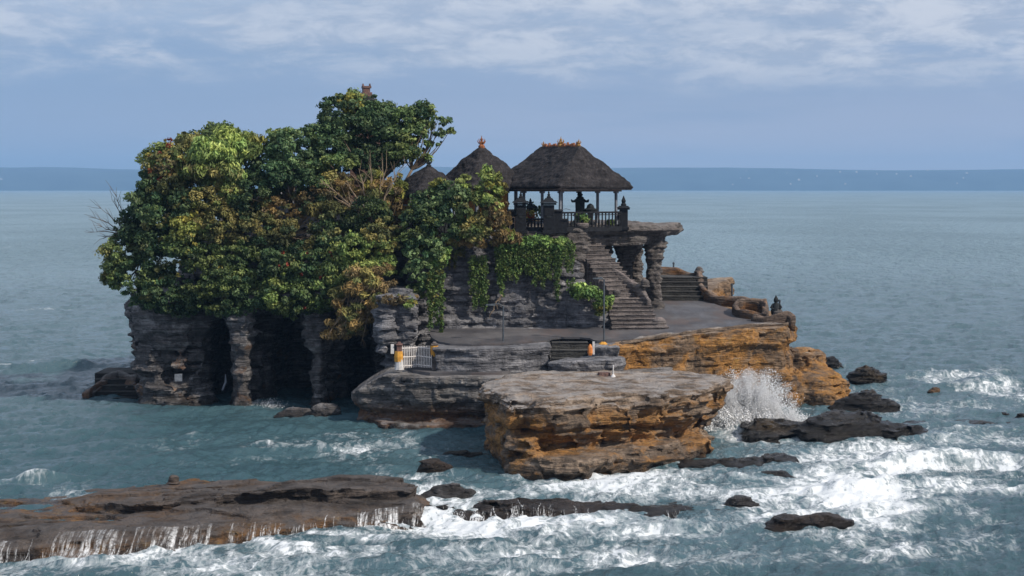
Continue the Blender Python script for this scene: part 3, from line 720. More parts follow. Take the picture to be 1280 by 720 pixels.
ledge = rock('rock_ledge', 'slab', [
    dict(poly=[(-24, 61.4), XY(30, 62.7), XY(130, 63.3), XY(200, 64.0), XY(290, 65.7), XY(350, 67.6), XY(440, 68.8), XY(520, 69.6), XY(556, 71.2), XY(548, 74), XY(500, 77), XY(200, 81), (-26, 83)],
         top=1.2, topf=lambda x, y: 1.05 - 0.055 * np.clip(y - 70, 0, 20) - 0.40 * np.clip((-11 - x) / 6, 0, 1) * (0.5 + 0.5 * np.tanh((y - 67.5 + 0.15 * x + 2.4) * 0.8)) + 0.16 * np.round(1.6 * fbm(x * 0.22, y * 0.5, 0, 77, 3)), prof=[(-1, -0.3), (0, -0.2), (0.4, 0.1), (0.8, 0.55), (1.05, 1.1), (1.3, 1.9)]),
    dict(poly=[XY(100, 71.5), XY(225, 70.3), XY(300, 70.0), XY(400, 70.6), XY(480, 71.2), XY(526, 72), XY(527, 74.5), XY(480, 76), XY(300, 78.2), XY(120, 79), XY(20, 78)], top=2.0,
         topf=lambda x, y: 1.75 - 0.09 * (y - 70) - 0.085 * np.clip(-9.5 - x, 0, 20) + 0.14 * np.round(1.8 * fbm(x * 0.2, y * 0.5, 0, 79, 3)), prof=[(0.5, 0.1), (1.2, 0.25), (1.7, 0), (2, 0.15)], z0=0.2),
    dict(poly=[XY(90, 74), XY(330, 73), XY(330, 78), XY(90, 78)], top=1.5, topf=lambda x, y: 1.35 - 0.04 * (y - 70) - 0.085 * np.clip(-10 - x, 0, 20), z0=0.2),
], res=0.12, strata=0.4, lump=0.28, gully=0.2, seed=41, layer=2.2, topn=0.13, detail=0.04,
     label='long wet brown ledge at the lower edge with seawater running over its golden rim', cat='rock')

SPAN = {}
def small_rock(px0, px1, pyt, pyb, label, mat='black', name='rock', depth=None, seed=1, flat=True, tilt=0.0, rmul=1.0):
    Y = CH * F / (pyb - HOR); sc = Y / F
    wd = (px1 - px0) * sc; h = max(0.22, (pyb - pyt) * sc * 0.95)
    dp = depth or max(0.42 * wd, h * 1.6)
    X = ((px0 + px1) / 2 - 640) * sc
    cy = Y + dp / 2
    if wd > 5: # long ridge of several humps
        r_ = random.Random(seed); comps = []
        n = int(wd / 1.3)
        for i in range(n):
            u = (i + 0.5) / n
            hh = h * (0.55 + 0.45 * math.sin(math.pi * (u * 0.9 + 0.05))) * r_.uniform(0.75, 1.12)
            comps.append(dict(ell=((X - wd / 2 + wd * u, cy + r_.uniform(-.25, .25) * dp, 0.08), (max(0.9, wd / n * 1.35), dp * 0.55, hh * .85 + 0.1))))
    else:
        comps = [dict(ell=((X, cy, 0.05), (wd / 2, dp / 2, h + 0.2))), dict(ell=((X + wd * 0.18, cy, 0.05), (wd * 0.3, dp * 0.4, h * 0.8 + 0.2))), dict(ell=((X - wd * 0.2, cy - dp * .1, 0.0), (wd * 0.28, dp * 0.4, h * 0.6 + 0.2)))]
    s_ = min(0.6, h * 0.55)
    ro = rock(name, mat, comps, res=0.09 if wd < 9 else 0.12, strata=s_ * (0.62 if wd > 4.5 else 0.32), lump=s_ * 0.85, gully=s_ * 0.15, seed=seed, topn=0, zmin=-0.5, detail=0.10, layer=3.0, label=label, cat='rock')
    SPAN[ro.name] = (px0, px1, Y)
    return ro
small_rock(518, 566, 585, 603, 'smooth dark brown boulder beside the right end of the long ledge', 'reef', seed=51)
small_rock(549, 608, 568, 582, 'low black rock just left of the foot of the big outcrop', seed=52)
small_rock(526, 592, 614, 632, 'flat grey rock awash right of the long ledge', seed=53, mat='cave')
reefs = [small_rock(552, 748, 635, 655, 'low brown reef with falling foam below the big outcrop', 'reef', seed=54),
small_rock(742, 892, 642, 657, 'black reef with white water pouring over it, right of the brown reef', seed=55)]
small_rock(952, 1072, 650, 677, 'dark flat topped rock alone in the foam near the lower right', seed=56, mat='reef')
small_rock(848, 978, 578, 591, 'thin black rock strip right of the big outcrop', seed=57)
small_rock(934, 994, 596, 605, 'small flat black rock awash below the thin strip', seed=58)
small_rock(905, 960, 628, 642, 'small grey rock half drowned in foam left of the dark flat rock', seed=59, mat='cave')
small_rock(955, 1160, 521, 560, 'broad black rock with yellow lichen right of the breaking wave', seed=60)
small_rock(1045, 1126, 494, 522, 'dark mound shaped rock behind the broad black rock', seed=61)
small_rock(1056, 1116, 467, 488, 'low dark rock behind the golden boulder farther out', seed=62)
small_rock(1006, 1034, 450, 462, 'small brown rock just behind the golden boulder, closer to it', seed=63, mat='cave')
small_rock(1026, 1054, 452, 465, 'small black rock next to the brown one behind the golden boulder', seed=64)
small_rock(1161, 1180, 489, 498, 'tiny ochre tipped rock alone in the surf', seed=65, mat='slab')
small_rock(1150, 1268, 531, 538, 'thin black line of reef at the right in the surf', seed=66)
small_rock(1228, 1272, 520, 526, 'sliver of dark rock above the thin line of reef', seed=67)
small_rock(1272, 1284, 522, 529, 'tiny dark rock cut off at the right border', seed=68)
small_rock(340, 400, 518, 528, 'flat dark stones awash before the cave', seed=69, mat='cave')
small_rock(385, 425, 514, 530, 'rounded dark boulder at the mouth of the right cave', seed=70, mat='cave')
small_rock(225, 262, 488, 513, 'low dark block between the cave pillars at the left', seed=71, mat='cave', depth=4)
def lump(px, py, Y, r, label, mat='slab', seed=1, sy=1.0, name='rock'):
    p = W(px, py, Y)
    return rock(name, mat, [dict(ell=((p[0], p[1], p[2]), (r, r * sy, r * 0.9))), dict(ell=((p[0], p[1], p[2] - r * 0.6), (r * 1.25, r * 1.2, r * 0.4)))], res=0.06, strata=r * .2, lump=r * .2, gully=0, seed=seed, zmin=p[2] - r * 1.0,
                detail=0.02, label=label, cat='rock', topn=0)
lump(217, 599, 76.5, 0.27, 'knob of dark stone on the back rim of the long ledge', seed=81)
lump(209, 626, 71.5, 0.22, 'small dark stone lying on the left part of the long ledge', seed=82)

# ------------------------------------------------------------ PLATFORM, COLUMNS, STAIRS, PARAPETS
rock('stone_platform', 'platform', [
    dict(poly=[XY(703, 109.2), XY(742, 109.6), XY(770, 110.8), XY(812, 112.6), XY(846, 114.2), XY(849, 115.6), XY(838, 119), XY(815, 122.5), XY(700, 124), XY(640, 124), XY(640, 109.5)], top=12.4, z0=11.6, topk=1,
         prof=[(11.7, 0.4), (12.0, 0.0), (12.35, 0.2)]),
    dict(poly=[XY(708, 109.7), XY(742, 110), XY(770, 111.2), XY(806, 113), XY(828, 114.6), XY(812, 121), XY(700, 123)], top=11.65, z0=10.95, prof=[(10.95, 0.35), (11.5, 0), (11.8, 0.2)]),
    dict(poly=[XY(700, 108.3), XY(738, 108.8), XY(746, 111), XY(744, 114), XY(700, 114)], top=12.2, z0=7, prof=[(7, 0.2), (10, 0.1), (12.3, 0.05)]),
], res=0.1, strata=0.24, lump=0.42, gully=0.15, seed=91, layer=2.6, topn=0.12, detail=0.05, zmin=7,
     label='lumpy grey stone platform jutting out under the large pavilion', cat='platform')
def column(px, Y, r, label, seed):
    x, y = XY(px, Y); zb = TZ(Y) - 0.2
    ang = np.linspace(0, 2 * math.pi, 40, endpoint=False); zs = np.arange(zb, 11.7, 0.07)
    V = []
    for zq in zs:
        u = (zq - zb) / (11.5 - zb)
        rr = r * np.interp(u, [0, .12, .45, .75, .9, 1], [1.05, .85, .82, 1.0, 1.35, 1.45])
        ring = 0.055 * np.clip(math.sin(zq * 14 + 4 * math.sin(zq * 2.7 + seed)) * 3, -1, 1) + 0.06 * float(noise3(zq * 2.2, seed, 0.0, seed))
        n = 0.16 * noise3(np.cos(ang) * 1.6, np.sin(ang) * 1.6, zq * 3.0, seed) + 0.10 * noise3(np.cos(ang) * 4, np.sin(ang) * 4, zq * 9.0, seed + 1)
        q = rr * (1 + ring + n * 1.9)
        ox = 0.12 * math.sin(zq * 0.9 + seed)
        V.append(np.stack([x + ox + q * np.cos(ang), y + q * np.sin(ang), np.full(40, zq)], 1))
    V = np.concatenate(V); n = 40; k = len(zs)
    Q = [(i * n + j, i * n + (j + 1) % n, (i + 1) * n + (j + 1) % n, (i + 1) * n + j) for i in range(k - 1) for j in range(n)]
    o = link('stone_column', np_mesh('stone_column', V, Q, smooth=True), M['platform'])
    tag(o, label, 'column', 'stacked stone columns under the platform')
column(819, 115.6, 0.60, 'thick outermost stacked stone column under the tip of the platform', 3)
column(779, 117.0, 0.60, 'grey stacked stone column just right of the top of the stairs', 5)
column(796, 120.0, 0.50, 'thinner stacked stone column set back between two thicker ones', 8)
column(752, 119.0, 0.62, 'dark stacked stone column half hidden behind the stair rail', 12)

# main stair: lower flight straight back, upper flight turning left
path = [Vector(W(796, 415, 105.8)), Vector(W(784, 372, 108.4)), Vector(W(722, 306, 110.6))]
path[0].z = 5.55; path[2].z = 11.9
segs = [(path[0], path[1], 8, 3.3, 2.7), (path[1], path[2], 15, 2.7, 2.1)]
mb = MB(); prevd = None
for (a, b, n, w0, w1) in segs:
    for i in range(n):
        u = (i + 0.5) / n; p = a.lerp(b, u); d = (b - a); run = Vector((d.x, d.y, 0)).length / n
        ang = math.atan2(-d.x, d.y) * 0.55
        wd = w0 + (w1 - w0) * u; zt = a.z + (b.z - a.z) * (i + 1) / n
        nx_s = 10
        dep = run * 1.6 + 0.25
        jit = rnd.uniform(-0.06, 0.06)
        mb.box((p.x + jit, p.y + dep / 2 - run * 0.6, (zt - 0.07 + 5.0) / 2), (wd, dep, zt - 0.07 - 5.0), ang)
        mb.box((p.x + jit, p.y + dep / 2 - run * 0.6 - 0.04, zt - 0.035), (wd + 0.08 + rnd.uniform(0, .08), dep + 0.04, 0.085), ang)
o = mb.build('stone_stairs', M['step'], bevel=0.02); tag(o, 'worn stone stairs climbing left up the cliff to the pavilion', 'stairs')
# smooth parapet along the upper flight and small end stones
def parapet(name, pts, wd, ht, mat, label, cat, seed=1, sub=8, wob=0.08, smooth=True, group=None):
    P_ = [Vector(p) for p in pts]; fine = []
    for i in range(len(P_) - 1):
        for k in range(sub): 
            fine.append(P_[i].lerp(P_[i + 1], k / sub))
    fine.append(P_[-1])
    for _ in range(2):
        fine = [fine[0]] + [(fine[i - 1] + fine[i] * 2 + fine[i + 1]) / 4 for i in range(1, len(fine) - 1)] + [fine[-1]]
    n = 14; V = []
    arc = 0
    for i, p in enumerate(fine):
        d = fine[min(i + 1, len(fine) - 1)] - fine[max(i - 1, 0)]
        if i: arc += (fine[i] - fine[i - 1]).length
        d.z = 0; d.normalize(); s_ = Vector((d.y, -d.x, 0))
        hw = wd / 2
        end = 0.6 if i in (0, len(fine) - 1) else 1
        prof = [(-1, -1.6), (-1, -0.6), (-1.02, 0), (-0.98, .5), (-.85, .85), (-.4, 1), (0, 1.05), (.4, 1), (.85, .85), (.98, .5), (1.02, 0), (1, -0.6), (1, -1.6), (0, -1.6)]
        for j, (u, v) in enumerate(prof):
            nn = float(noise3(p.x * 1.3 + j * .3, p.y * 1.3, p.z + v * 2, seed))
            q = p + s_ * (u * hw * end * (1 + nn * wob * 3)) + Vector((0, 0, v * ht / 2 * (1 if v < 0 else end) + (nn * wob * 2 if v > .3 else 0)))
            V.append(tuple(q))
    k = len(fine)
    Q = [(i * n + j, i * n + (j + 1) % n, (i + 1) * n + (j + 1) % n, (i + 1) * n + j) for i in range(k - 1) for j in range(n)]
    mbx = MB(); mbx.v = V; mbx.poly = [list(q[::-1]) for q in Q] + [list(range(n)), list(range((k - 1) * n, k * n))[::-1]]
    o = mbx.build(name, M[mat], smooth=smooth); return tag(o, label, cat, group)
parapet('stair_parapet', [W(741, 305, 111), W(742, 320, 110.5), W(765, 340, 109.6), W(790, 356, 108.8), W(805, 368, 108.2), W(812, 380, 107.6)], 0.36, 0.5, 'step', 'smooth stone parapet sloping down beside the upper flight of stairs', 'parapet', 4)
lump(806, 354, 108.2, 0.33, 'upright grey stone at the lower end of the stair parapet', 'platform', 83, name='end_stone')
lump(771, 366, 107.4, 0.32, 'small pale stone on the left side of the stairs', 'platform', 84, name='end_stone')
lump(824, 404, 106.6, 0.42, 'pale grey stone at the right foot of the stairs', 'step', 85, name='end_stone')

# terrace back: dark broad steps and rusty wavy parapets
mb = MB()
for i in range(5):
    Y0 = 119.4 + i * 0.75; zt = TZ(119.4) + 0.06 + (i + 1) * 0.31
    mb.box((XY(850, Y0)[0], Y0 + 3, zt / 2 + 2.5 - 0.03), (4.2, 6.0, zt - 5.06), 0)
    mb.box((XY(850, Y0)[0], Y0 + 2.97, zt - 0.03), (4.22, 6.0, 0.07), 0)
tag(mb.build('broad_steps', M['darkstep'], bevel=0.015), 'dark broad steps at the back of the terrace behind the outer column', 'steps')
parapet('terrace_parapet', [W(822, 339, 126), W(845, 341, 126), W(858, 346, 125.5), W(872, 347, 125)], 0.5, 0.8, 'parapet', 'rust brown wall running along the top of the dark broad steps', 'parapet', 6, wob=.07)
parapet('terrace_parapet', [W(874, 341, 125), W(875, 352, 123), W(877, 364, 121), W(884, 372, 119.3), W(896, 377, 118), W(915, 378, 117.4), W(935, 379, 116.6), W(950, 384, 114)], 0.5, 0.8, 'parapet', 'wavy rust brown parapet curving from the dark steps along the seaward terrace side', 'parapet', 7, wob=.08)
parapet('stone_planter', [W(921, 382, 113.9), W(918, 388, 112.8), W(925, 394, 111.2), W(942, 397, 110.3), W(954, 398, 110.0), W(958, 388, 112.2), W(954, 380, 114.2), W(930, 378.5, 114.8), W(921, 381, 114.0)], 0.38, 0.75, 'parapet', 'low ochre rimmed oval enclosure at the terrace rim', 'planter', 8, wob=.1)
parapet('terrace_parapet', [W(940, 401, 109.6), W(958, 402, 109.0), W(972, 399, 109.3), W(985, 397, 109.6), W(992, 402, 109.0)], 0.45, 0.8, 'parapet', 'short rough parapet at the outer corner of the terrace', 'parapet', 9, wob=.07)
parapet('edge_kerb', [W(776, 428, 101), W(830, 419, 103.6), W(880, 412.5, 105.8), W(950, 406, 108), W(985, 404, 108.6)], 0.40, 0.16, 'front', 'pale crusted rim along the top of the golden cliff', 'kerb', 10, wob=.07)
for px, py, Y, s_, lb in ((971, 392, 109.6, .42, 'rough grey stone figure base on the outer terrace corner'), (874, 337, 124.6, .28, 'round stone knob on the end of the wall by the dark steps')):
    lump(px, py, Y, s_, lb, 'platform', int(px), name='end_stone')
# small seated stone figure
mb = MB(); p = W(970, 386, 109.6)
mb.lathe(p, [(0.34, -0.35), (0.36, -0.1), (0.26, 0.1), (0.22, 0.35), (0.10, 0.42), (0.15, 0.5), (0.17, 0.62), (0.12, 0.74), (0.05, 0.85), (0.01, 0.95)], 10)
mb.tube([(p[0] - .2, p[1], p[2] + .3), (p[0] - .36, p[1] - .1, p[2] + .1), (p[0] - .2, p[1] - .25, p[2] - .02)], [.09, .08, .07], 7)
mb.tube([(p[0] + .2, p[1], p[2] + .3), (p[0] + .34, p[1] - .1, p[2] + .12), (p[0] + .2, p[1] - .25, p[2] - .02)], [.09, .08, .07], 7)
tag(mb.build('stone_statue', M['shrine'], smooth=True), 'small weathered guardian statue on the outer terrace corner', 'statue')

# dark steps down from terrace to the low court
mb = MB()
for i in range(4):
    zt = 5.15 - i * 0.42; Y0 = 102.0 - i * 0.7
    mb.box((XY(712, Y0)[0], Y0 - 0.1, (zt + 3.1) / 2), (2.3, 0.9, zt - 3.1), 0)
    mb.box((XY(712, Y0)[0], Y0 - 0.13, zt + 0.02), (2.32, 0.9, 0.07), 0)
tag(mb.build('court_steps', M['darkstep'], bevel=0.015), 'dark steps dropping from the terrace to the low court beside the flat boulder', 'steps')
# steps into the sea at far left
mb = MB(); 
for i in range(5):
    zt = 1.75 - i * 0.36; Y0 = 114.5 - i * 0.6
    mb.box((XY(146, Y0)[0], Y0 + 1.5, zt / 2 - 0.6), (3.0, 3.6, zt + 1.2), 0)
    mb.box((XY(146, Y0)[0], Y0 + 1.47, zt), (3.02, 3.6, 0.07), 0)
tag(mb.build('sea_steps', M['darkstep'], bevel=0.02), 'dark stone steps descending into the sea left of the cave', 'steps')
parapet('sea_wall', [W(172, 476, 113), W(150, 473, 114.5), W(135, 476, 114), W(120, 485, 112.8), W(109, 494, 111.8), W(107, 501, 111.2)], 0.45, 0.7, 'court', 'low curved wall wrapping the steps in the sea', 'wall', 12, wob=.15)

# ------------------------------------------------------------ PAVILIONS
def thatch_roof(c, L, Wd, ridge, ze, za, th, rot, parent, seed=1, bulge=0.12, rnd_=0.3):
    """closed hipped thatch: thick shaggy eave, faces swelling a little, crisp hips"""
    cx, cy = c; N = 160; K = 34
    ca, sa = math.cos(rot), math.sin(rot)
    def ring(hx, hy, rr):
        out = []
        rr = min(rr, hx * .9, hy * .9)
        per = []
        pts = [(hx, -hy), (hx, hy), (-hx, hy), (-hx, -hy)]
        for i in range(4):
            a, b = pts[i], pts[(i + 1) % 4]
            for k in range(N // 4):
                u = k / (N // 4); per.append((a[0] + (b[0] - a[0]) * u, a[1] + (b[1] - a[1]) * u))
        for x, y in per:
            ax, ay = abs(x), abs(y)
            ox, oy = ax - (hx - rr), ay - (hy - rr)
            if ox > 0 and oy > 0:
                d = math.hypot(ox, oy); m_ = max(ox, oy)
                if d > rr: ax = hx - rr + ox / d * rr; ay = hy - rr + oy / d * rr
            out.append((math.copysign(ax, x), math.copysign(ay, y)))
        return out
    V = []
    levels = []
    for k in range(K + 1):
        u = k / K
        hx = L / 2 + (ridge / 2 - L / 2) * u; hy = Wd / 2 + (0.10 - Wd / 2) * u
        z_ = ze + th + (za - ze - th) * (u + bulge * math.sin(math.pi * u) * 1.0)
        if u < 0.06: z_ -= 0.08 * (1 - u / 0.06)
        levels.append((hx, hy, z_, rnd_ * (1 - u)))
    low = [(L / 2 - 0.9, Wd / 2 - 0.9, ze + 0.25, rnd_), (L / 2 - 0.14, Wd / 2 - 0.14, ze + 0.01, rnd_), (L / 2 - 0.03, Wd / 2 - 0.03, ze + 0.03, rnd_), (L / 2 + .03, Wd / 2 + .03, ze + th * 0.5, rnd_)]
    lv = low + levels
    for li, (hx, hy, z_, rr) in enumerate(lv):
        for (x, y) in ring(hx, hy, rr):
            amp = 0.0 if li == 0 else 0.11
            n = float(noise3(x * 1.1, y * 1.1, z_ * 1.6, seed)) * 0.6 + float(noise3(x * 3.2, y * 3.2, z_ * 4.0, seed + 1)) * 0.5 + float(noise3(x * 7, y * 7, z_ * 3, seed + 2)) * 0.25
            d = math.hypot(x, y) + 1e-6
            sc = 1 + amp * n / max(d, 0.6)
            V.append((cx + (x * ca - y * sa) * sc, cy + (x * sa + y * ca) * sc, z_ + n * amp * 0.8 + (0 if li > 3 else 0)))
    n_ = len(ring(1, 1, .1)); k = len(lv)
    mb = MB(); mb.v = V
    mb.poly = [[i * n_ + j, i * n_ + (j + 1) % n_, (i + 1) * n_ + (j + 1) % n_, (i + 1) * n_ + j] for i in range(k - 1) for j in range(n_)]
    mb.poly += [list(range(n_))[::-1], list(range((k - 1) * n_, k * n_))]
    return mb.build('roof', M['thatch'], parent)

def finial(mb, p, h, kind='crown', n=8):
    mb.lathe(p, [(h * .28, -h * .1), (h * .30, h * .12), (h * .16, h * .28), (h * .20, h * .42), (h * .09, h * .55), (h * .13, h * .68), (h * .05, h * .82), (h * .015, h)], n)
    if kind == 'crown':
        for a in range(5):
            t = a * 2 * math.pi / 5 + .4
            mb.tube([(p[0] + math.cos(t) * h * .2, p[1] + math.sin(t) * h * .2, p[2] + h * .3), (p[0] + math.cos(t) * h * .34, p[1] + math.sin(t) * h * .34, p[2] + h * .5),
                     (p[0] + math.cos(t) * h * .26, p[1] + math.sin(t) * h * .26, p[2] + h * .75)], [h * .05, h * .045, h * .01], 5)

FL = 12.35
# large pavilion: the near corner of its roof stands at photo column 698
al = R(55); N0 = Vector(XY(698, 108.5)); u = Vector((-math.cos(al), math.sin(al))); v = Vector((math.sin(al), math.cos(al)))
L, Wd = 8.4, 6.7; ctr = N0 + u * L / 2 + v * Wd / 2; rot = math.atan2(u.y, u.x)
pav = empty('thatched_pavilion', (ctr.x, ctr.y, FL), 'large open pavilion with hipped black thatch roof at the edge of the platform', 'pavilion')
rf = thatch_roof(ctr, L, Wd, 4.6, 14.93, 17.95, 0.30, rot, pav, 5, bulge=0.0)
def PV(a, b, z_): q = ctr + u * a + v * b; return (q.x, q.y, z_)
for k, (a, h, knd) in enumerate(((-2.1, .5, 'crown'), (0.0, .72, 'crown'), (2.1, .45, 'crown'))):
    mb = MB(); finial(mb, PV(a, 0, 17.95), h, knd); mb.build('finial', M['golden'], rf, smooth=False)
mb = MB()
for k in range(24):
    a = -2.1 + 4.2 * k / 23
    mb.box(PV(a, 0, 17.98 + .07 * math.sin(k * 2.1)), (.16, .26, .26 + .14 * (k % 2)), rot, 0.5)
mb.build('ridge_crest', M['terracotta'], rf)
mb = MB()   # eave beams
for b in (-Wd / 2 + .75, Wd / 2 - .75):
    mb.box(PV(0, b, 14.86), (L - 1.3, .16, .18), rot)
for a in (-L / 2 + .75, L / 2 - .75):
    mb.box(PV(a, 0, 14.84), (Wd - 1.3, .16, .18), rot + R(90))
mb.build('eave_beam', M['beam'], pav)
mb = MB()
for b in (-Wd / 2 + .22, Wd / 2 - .22): mb.box(PV(0, b, 14.93), (L - .3, .06, .14), rot)
for a in (-L / 2 + .22, L / 2 - .22): mb.box(PV(a, 0, 14.93), (Wd - .3, .06, .14), rot + R(90))
mb.build('fascia_board', M['beam'], pav)
for a in (-L / 2 + 1.0, -L / 6 + .3, L / 6 - .3, L / 2 - 1.0):
    for b in (-Wd / 2 + .9, Wd / 2 - .9):
        mb = MB(); p = PV(a, b, 0)
        mb.box((p[0], p[1], FL + .2), (.36, .36, .4), rot, .8); mb.box((p[0], p[1], (FL + 15) / 2), (.15, .15, 15.0 - FL), rot); mb.box((p[0], p[1], 14.70), (.28, .28, .12), rot)
        mb.build('post', M['post'], pav)
# floor slab of the pavilion, part of it
mb = MB(); mb.box(PV(0, 0, FL - .02), (L - 1.0, Wd - 1.0, .16), rot); mb.build('floor', M['darkstep'], pav)

def square_pavilion(px, Y, apex_py, eave_z, half, label, fin, seed, rot=R(38), finh=0.8, posts=True):
    x, y = XY(px, Y); za = W(px, apex_py, Y)[2]
    e = empty('thatched_pavilion', (x, y, FL - 0.6), label, 'pavilion')
    rf = thatch_roof((x, y), half * 2, half * 2, 0.35, eave_z, za, 0.38, rot, e, seed, bulge=0.05, rnd_=0.6)
    mb = MB(); finial(mb, (x, y, za - .02), finh); mb.build('finial', M[fin], rf)
    for sx in (-1, 1):
        for sy in (-1, 1):
            q = Vector((sx * (half - .8), sy * (half - .8))); c_, s_ = math.cos(rot), math.sin(rot)
            mb = MB(); mb.box((x + q.x * c_ - q.y * s_, y + q.x * s_ + q.y * c_, (FL - .6 + eave_z + .4) / 2), (.18, .18, eave_z + 1.0 - FL), rot); mb.build('post', M['post'], e)
    mb = MB()
    for k in range(4):
        t = rot + k * math.pi / 2
        mb.box((x + math.cos(t) * (half - .8), y + math.sin(t) * (half - .8), eave_z + .12), (.14, half * 2 - 1.5, .16), t)
    mb.build('eave_beam', M['beam'], e)
    return e, x, y
e2, x2, y2 = square_pavilion(602, 114.8, 184, 14.75, 2.55, 'middle pavilion with peaked thatch roof and an orange crown finial', 'terracotta', 11, finh=0.85)
mb = MB(); mb.box((x2 + .3, y2 + .2, 13.5), (2.2, 2.2, 3.0), R(38)); mb.build('wall', M['orangewood'], e2)
mb = MB(); mb.box((x2 + .3, y2 + .2, 14.93), (2.4, 2.4, .22), R(38)); mb.build('cornice', M['terracotta'], e2)
e3, x3, y3 = square_pavilion(536, 110, 208, 14.35, 2.05, 'smallest pavilion with a rounded thatch roof and grey finial behind the shrubs', 'shrine', 17, finh=0.65)
mb = MB(); mb.box((x3 + .1, y3 + .2, 13.0), (1.9, 1.9, 2.6), R(38)); mb.build('wall', M['shrine'], e3)

# tall shrine tower rising out of the tree: brick finial over stepped thatch
tw = empty('shrine_tower', (*XY(458, 118), 12.0), 'brick topped shrine tower poking out of the tallest tree crown', 'tower')
tx, ty = XY(458, 118); tz = W(458, 124, 118)[2]
mb = MB()
mb.box((tx, ty, tz - 4.8), (2.2, 2.2, 8.4)); mb.build('body', M['brick'], tw)
mb = MB(); mb.lathe((tx, ty, tz - 1.3), [(2.3, -.2), (2.35, .05), (1.5, .7), (.75, 1.3), (.5, 1.5)], 4, rz=0.3); mb.build('roof', M['thatch'], tw)
mb = MB(); mb.box((tx, ty, tz + .25), (.72, .72, .5), .3); mb.box((tx - .02, ty, tz + .62), (.5, .5, .35), .3); mb.box((tx, ty, tz + .88), (.62, .62, .16), .3)
for sx in (-.25, .25): mb.box((tx + sx, ty, tz + 1.05), (.12, .3, .2), .3, .5)
mb.box((tx + .5, ty, tz - .12), (.5, .5, .28), .3)
mb.build('finial', M['brick'], tw)

# yellow painted shrine walls glimpsed through the leaves
def painted_wall(px0, px1, py0, py1, Y, label, pots=0):
    a, b = W(px0, py0, Y), W(px1, py1, Y)
    e = empty('painted_wall', ((a[0] + b[0]) / 2, Y, b[2]), label, 'wall')
    mb = MB(); mb.box(((a[0] + b[0]) / 2, Y, (a[2] + b[2]) / 2), (b[0] - a[0], .5, a[2] - b[2])); mb.build('wall_body', M['yellow_wall'], e, bevel=.03)
    mb = MB(); mb.box(((a[0] + b[0]) / 2, Y, a[2] + .04), (b[0] - a[0] + .14, .62, .1)); mb.build('coping', M['white_rail'], e)
painted_wall(488, 518, 257, 268, 110.0, 'low yellow wall with clay pots left of the smallest pavilion')
for px in (492, 508):
    mb = MB(); p = W(px, 257, 110.0)
    mb.lathe((p[0], p[1], p[2] + .09), [(.13, 0), (.24, .14), (.27, .32), (.18, .5), (.10, .56), (.14, .62)], 14)
    tag(mb.build('clay_pot', M['orange_pot'], smooth=True), 'orange clay pot standing on the yellow wall, %s' % ('hard against the trunk side' if px == 492 else 'nearest the smallest pavilion'), 'pot')
painted_wall(320, 344, 256, 268, 108.0, 'yellow wall showing through a gap in the dense left trees')
painted_wall(386, 404, 258, 268, 108.2, 'orange yellow wall glimpsed under the bare forked branches')

# gate pillars, low gate and balustrade in black temple stone
def gate_pillar(px, Y, label, side):
    x, y = XY(px, Y); e = empty('gate_pillar', (x, y, FL - .3), label, 'gate pillar', 'stepped black pillars of the platform gate')
    mb = MB()
    mb.box((x, y, FL + .55), (.72, .72, 1.9)); mb.box((x, y, FL - .3), (.9, .9, .25)); mb.box((x, y, FL + 1.05), (.62, .8, .5))
    mb.box((x + side * .62, y + .1, FL + .35), (.55, .6, 1.5)); mb.box((x + side * 1.05, y + .1, FL + .05), (.4, .55, .9))
    mb.build('shaft', M['temple'], e, bevel=.02)
    mb = MB()
    mb.box((x, y, FL + 1.58), (1.0, 1.0, .12)); mb.box((x, y, FL + 1.72), (1.2, 1.2, .12), 0, .8); mb.box((x, y, FL + 1.88), (.75, .75, .2), 0, .6)
    mb.box((x + side * .62, y + .1, FL + 1.15), (.72, .8, .12), 0, .8); mb.box((x + side * 1.05, y + .1, FL + .54), (.5, .7, .1), 0, .8)
    finial(mb, (x, y, FL + 1.98), .55, 'plain')
    mb.build('cap', M['temple'], e)
    mb = MB(); mb.box((x, y - .37, FL + .95), (.3, .04, .6)); mb.build('niche', M['shrine'], e)
gate_pillar(651, 107.9, 'left black gate pillar with a stepped shoulder beside the shrubs', -1)
gate_pillar(686, 107.6, 'right black gate pillar below the near corner of the big roof', 1)
def balustrade(name, A, B, label, top, mat='temple', step=.28, bars=True, z0=FL - .25, e_label=None):
    A, B = Vector(A), Vector(B); d = B - A; n = int(d.length / step); ang = math.atan2(d.y, d.x); c_ = (A + B) / 2
    e = empty(name, (c_.x, c_.y, z0), label, 'balustrade' if name == 'balustrade' else 'gate')
    mb = MB(); mb.box((c_.x, c_.y, top), (d.length, .16, .12), ang); mb.box((c_.x, c_.y, top - .17), (d.length, .1, .05), ang); mb.build('top_rail', M[mat], e)
    mb = MB(); mb.box((c_.x, c_.y, z0 + .1), (d.length, .24, .32), ang); mb.build('bottom_rail', M[mat], e)
    for i in range(n):
        p = A + d * ((i + .5) / n); mb = MB()
        hh = top - z0 - .3
        mb.lathe((p.x, p.y, z0 + .26), [(.06, 0), (.06, .08 * hh), (.09, .3 * hh), (.05, .55 * hh), (.05, .85 * hh), (.07, hh)], 6)
        mb.build('baluster', M[mat], e)
balustrade('balustrade', XY(699, 107.9), XY(776, 110.6), 'black balustrade running from the right gate pillar to the corner post', FL + .98)
balustrade('low_gate', XY(658, 108.1), XY(679, 107.9), 'low black gate with two rails closed between the gate pillars', FL + .55, step=.2)
balustrade('balustrade', XY(780, 110.9), XY(770, 117), 'short black balustrade on the sea side of the platform', FL + .9)
x, y = XY(779.5, 110.9)
e = empty('corner_post', (x, y, FL - .2), 'square black corner post with a pointed cap at the balustrade end', 'post')
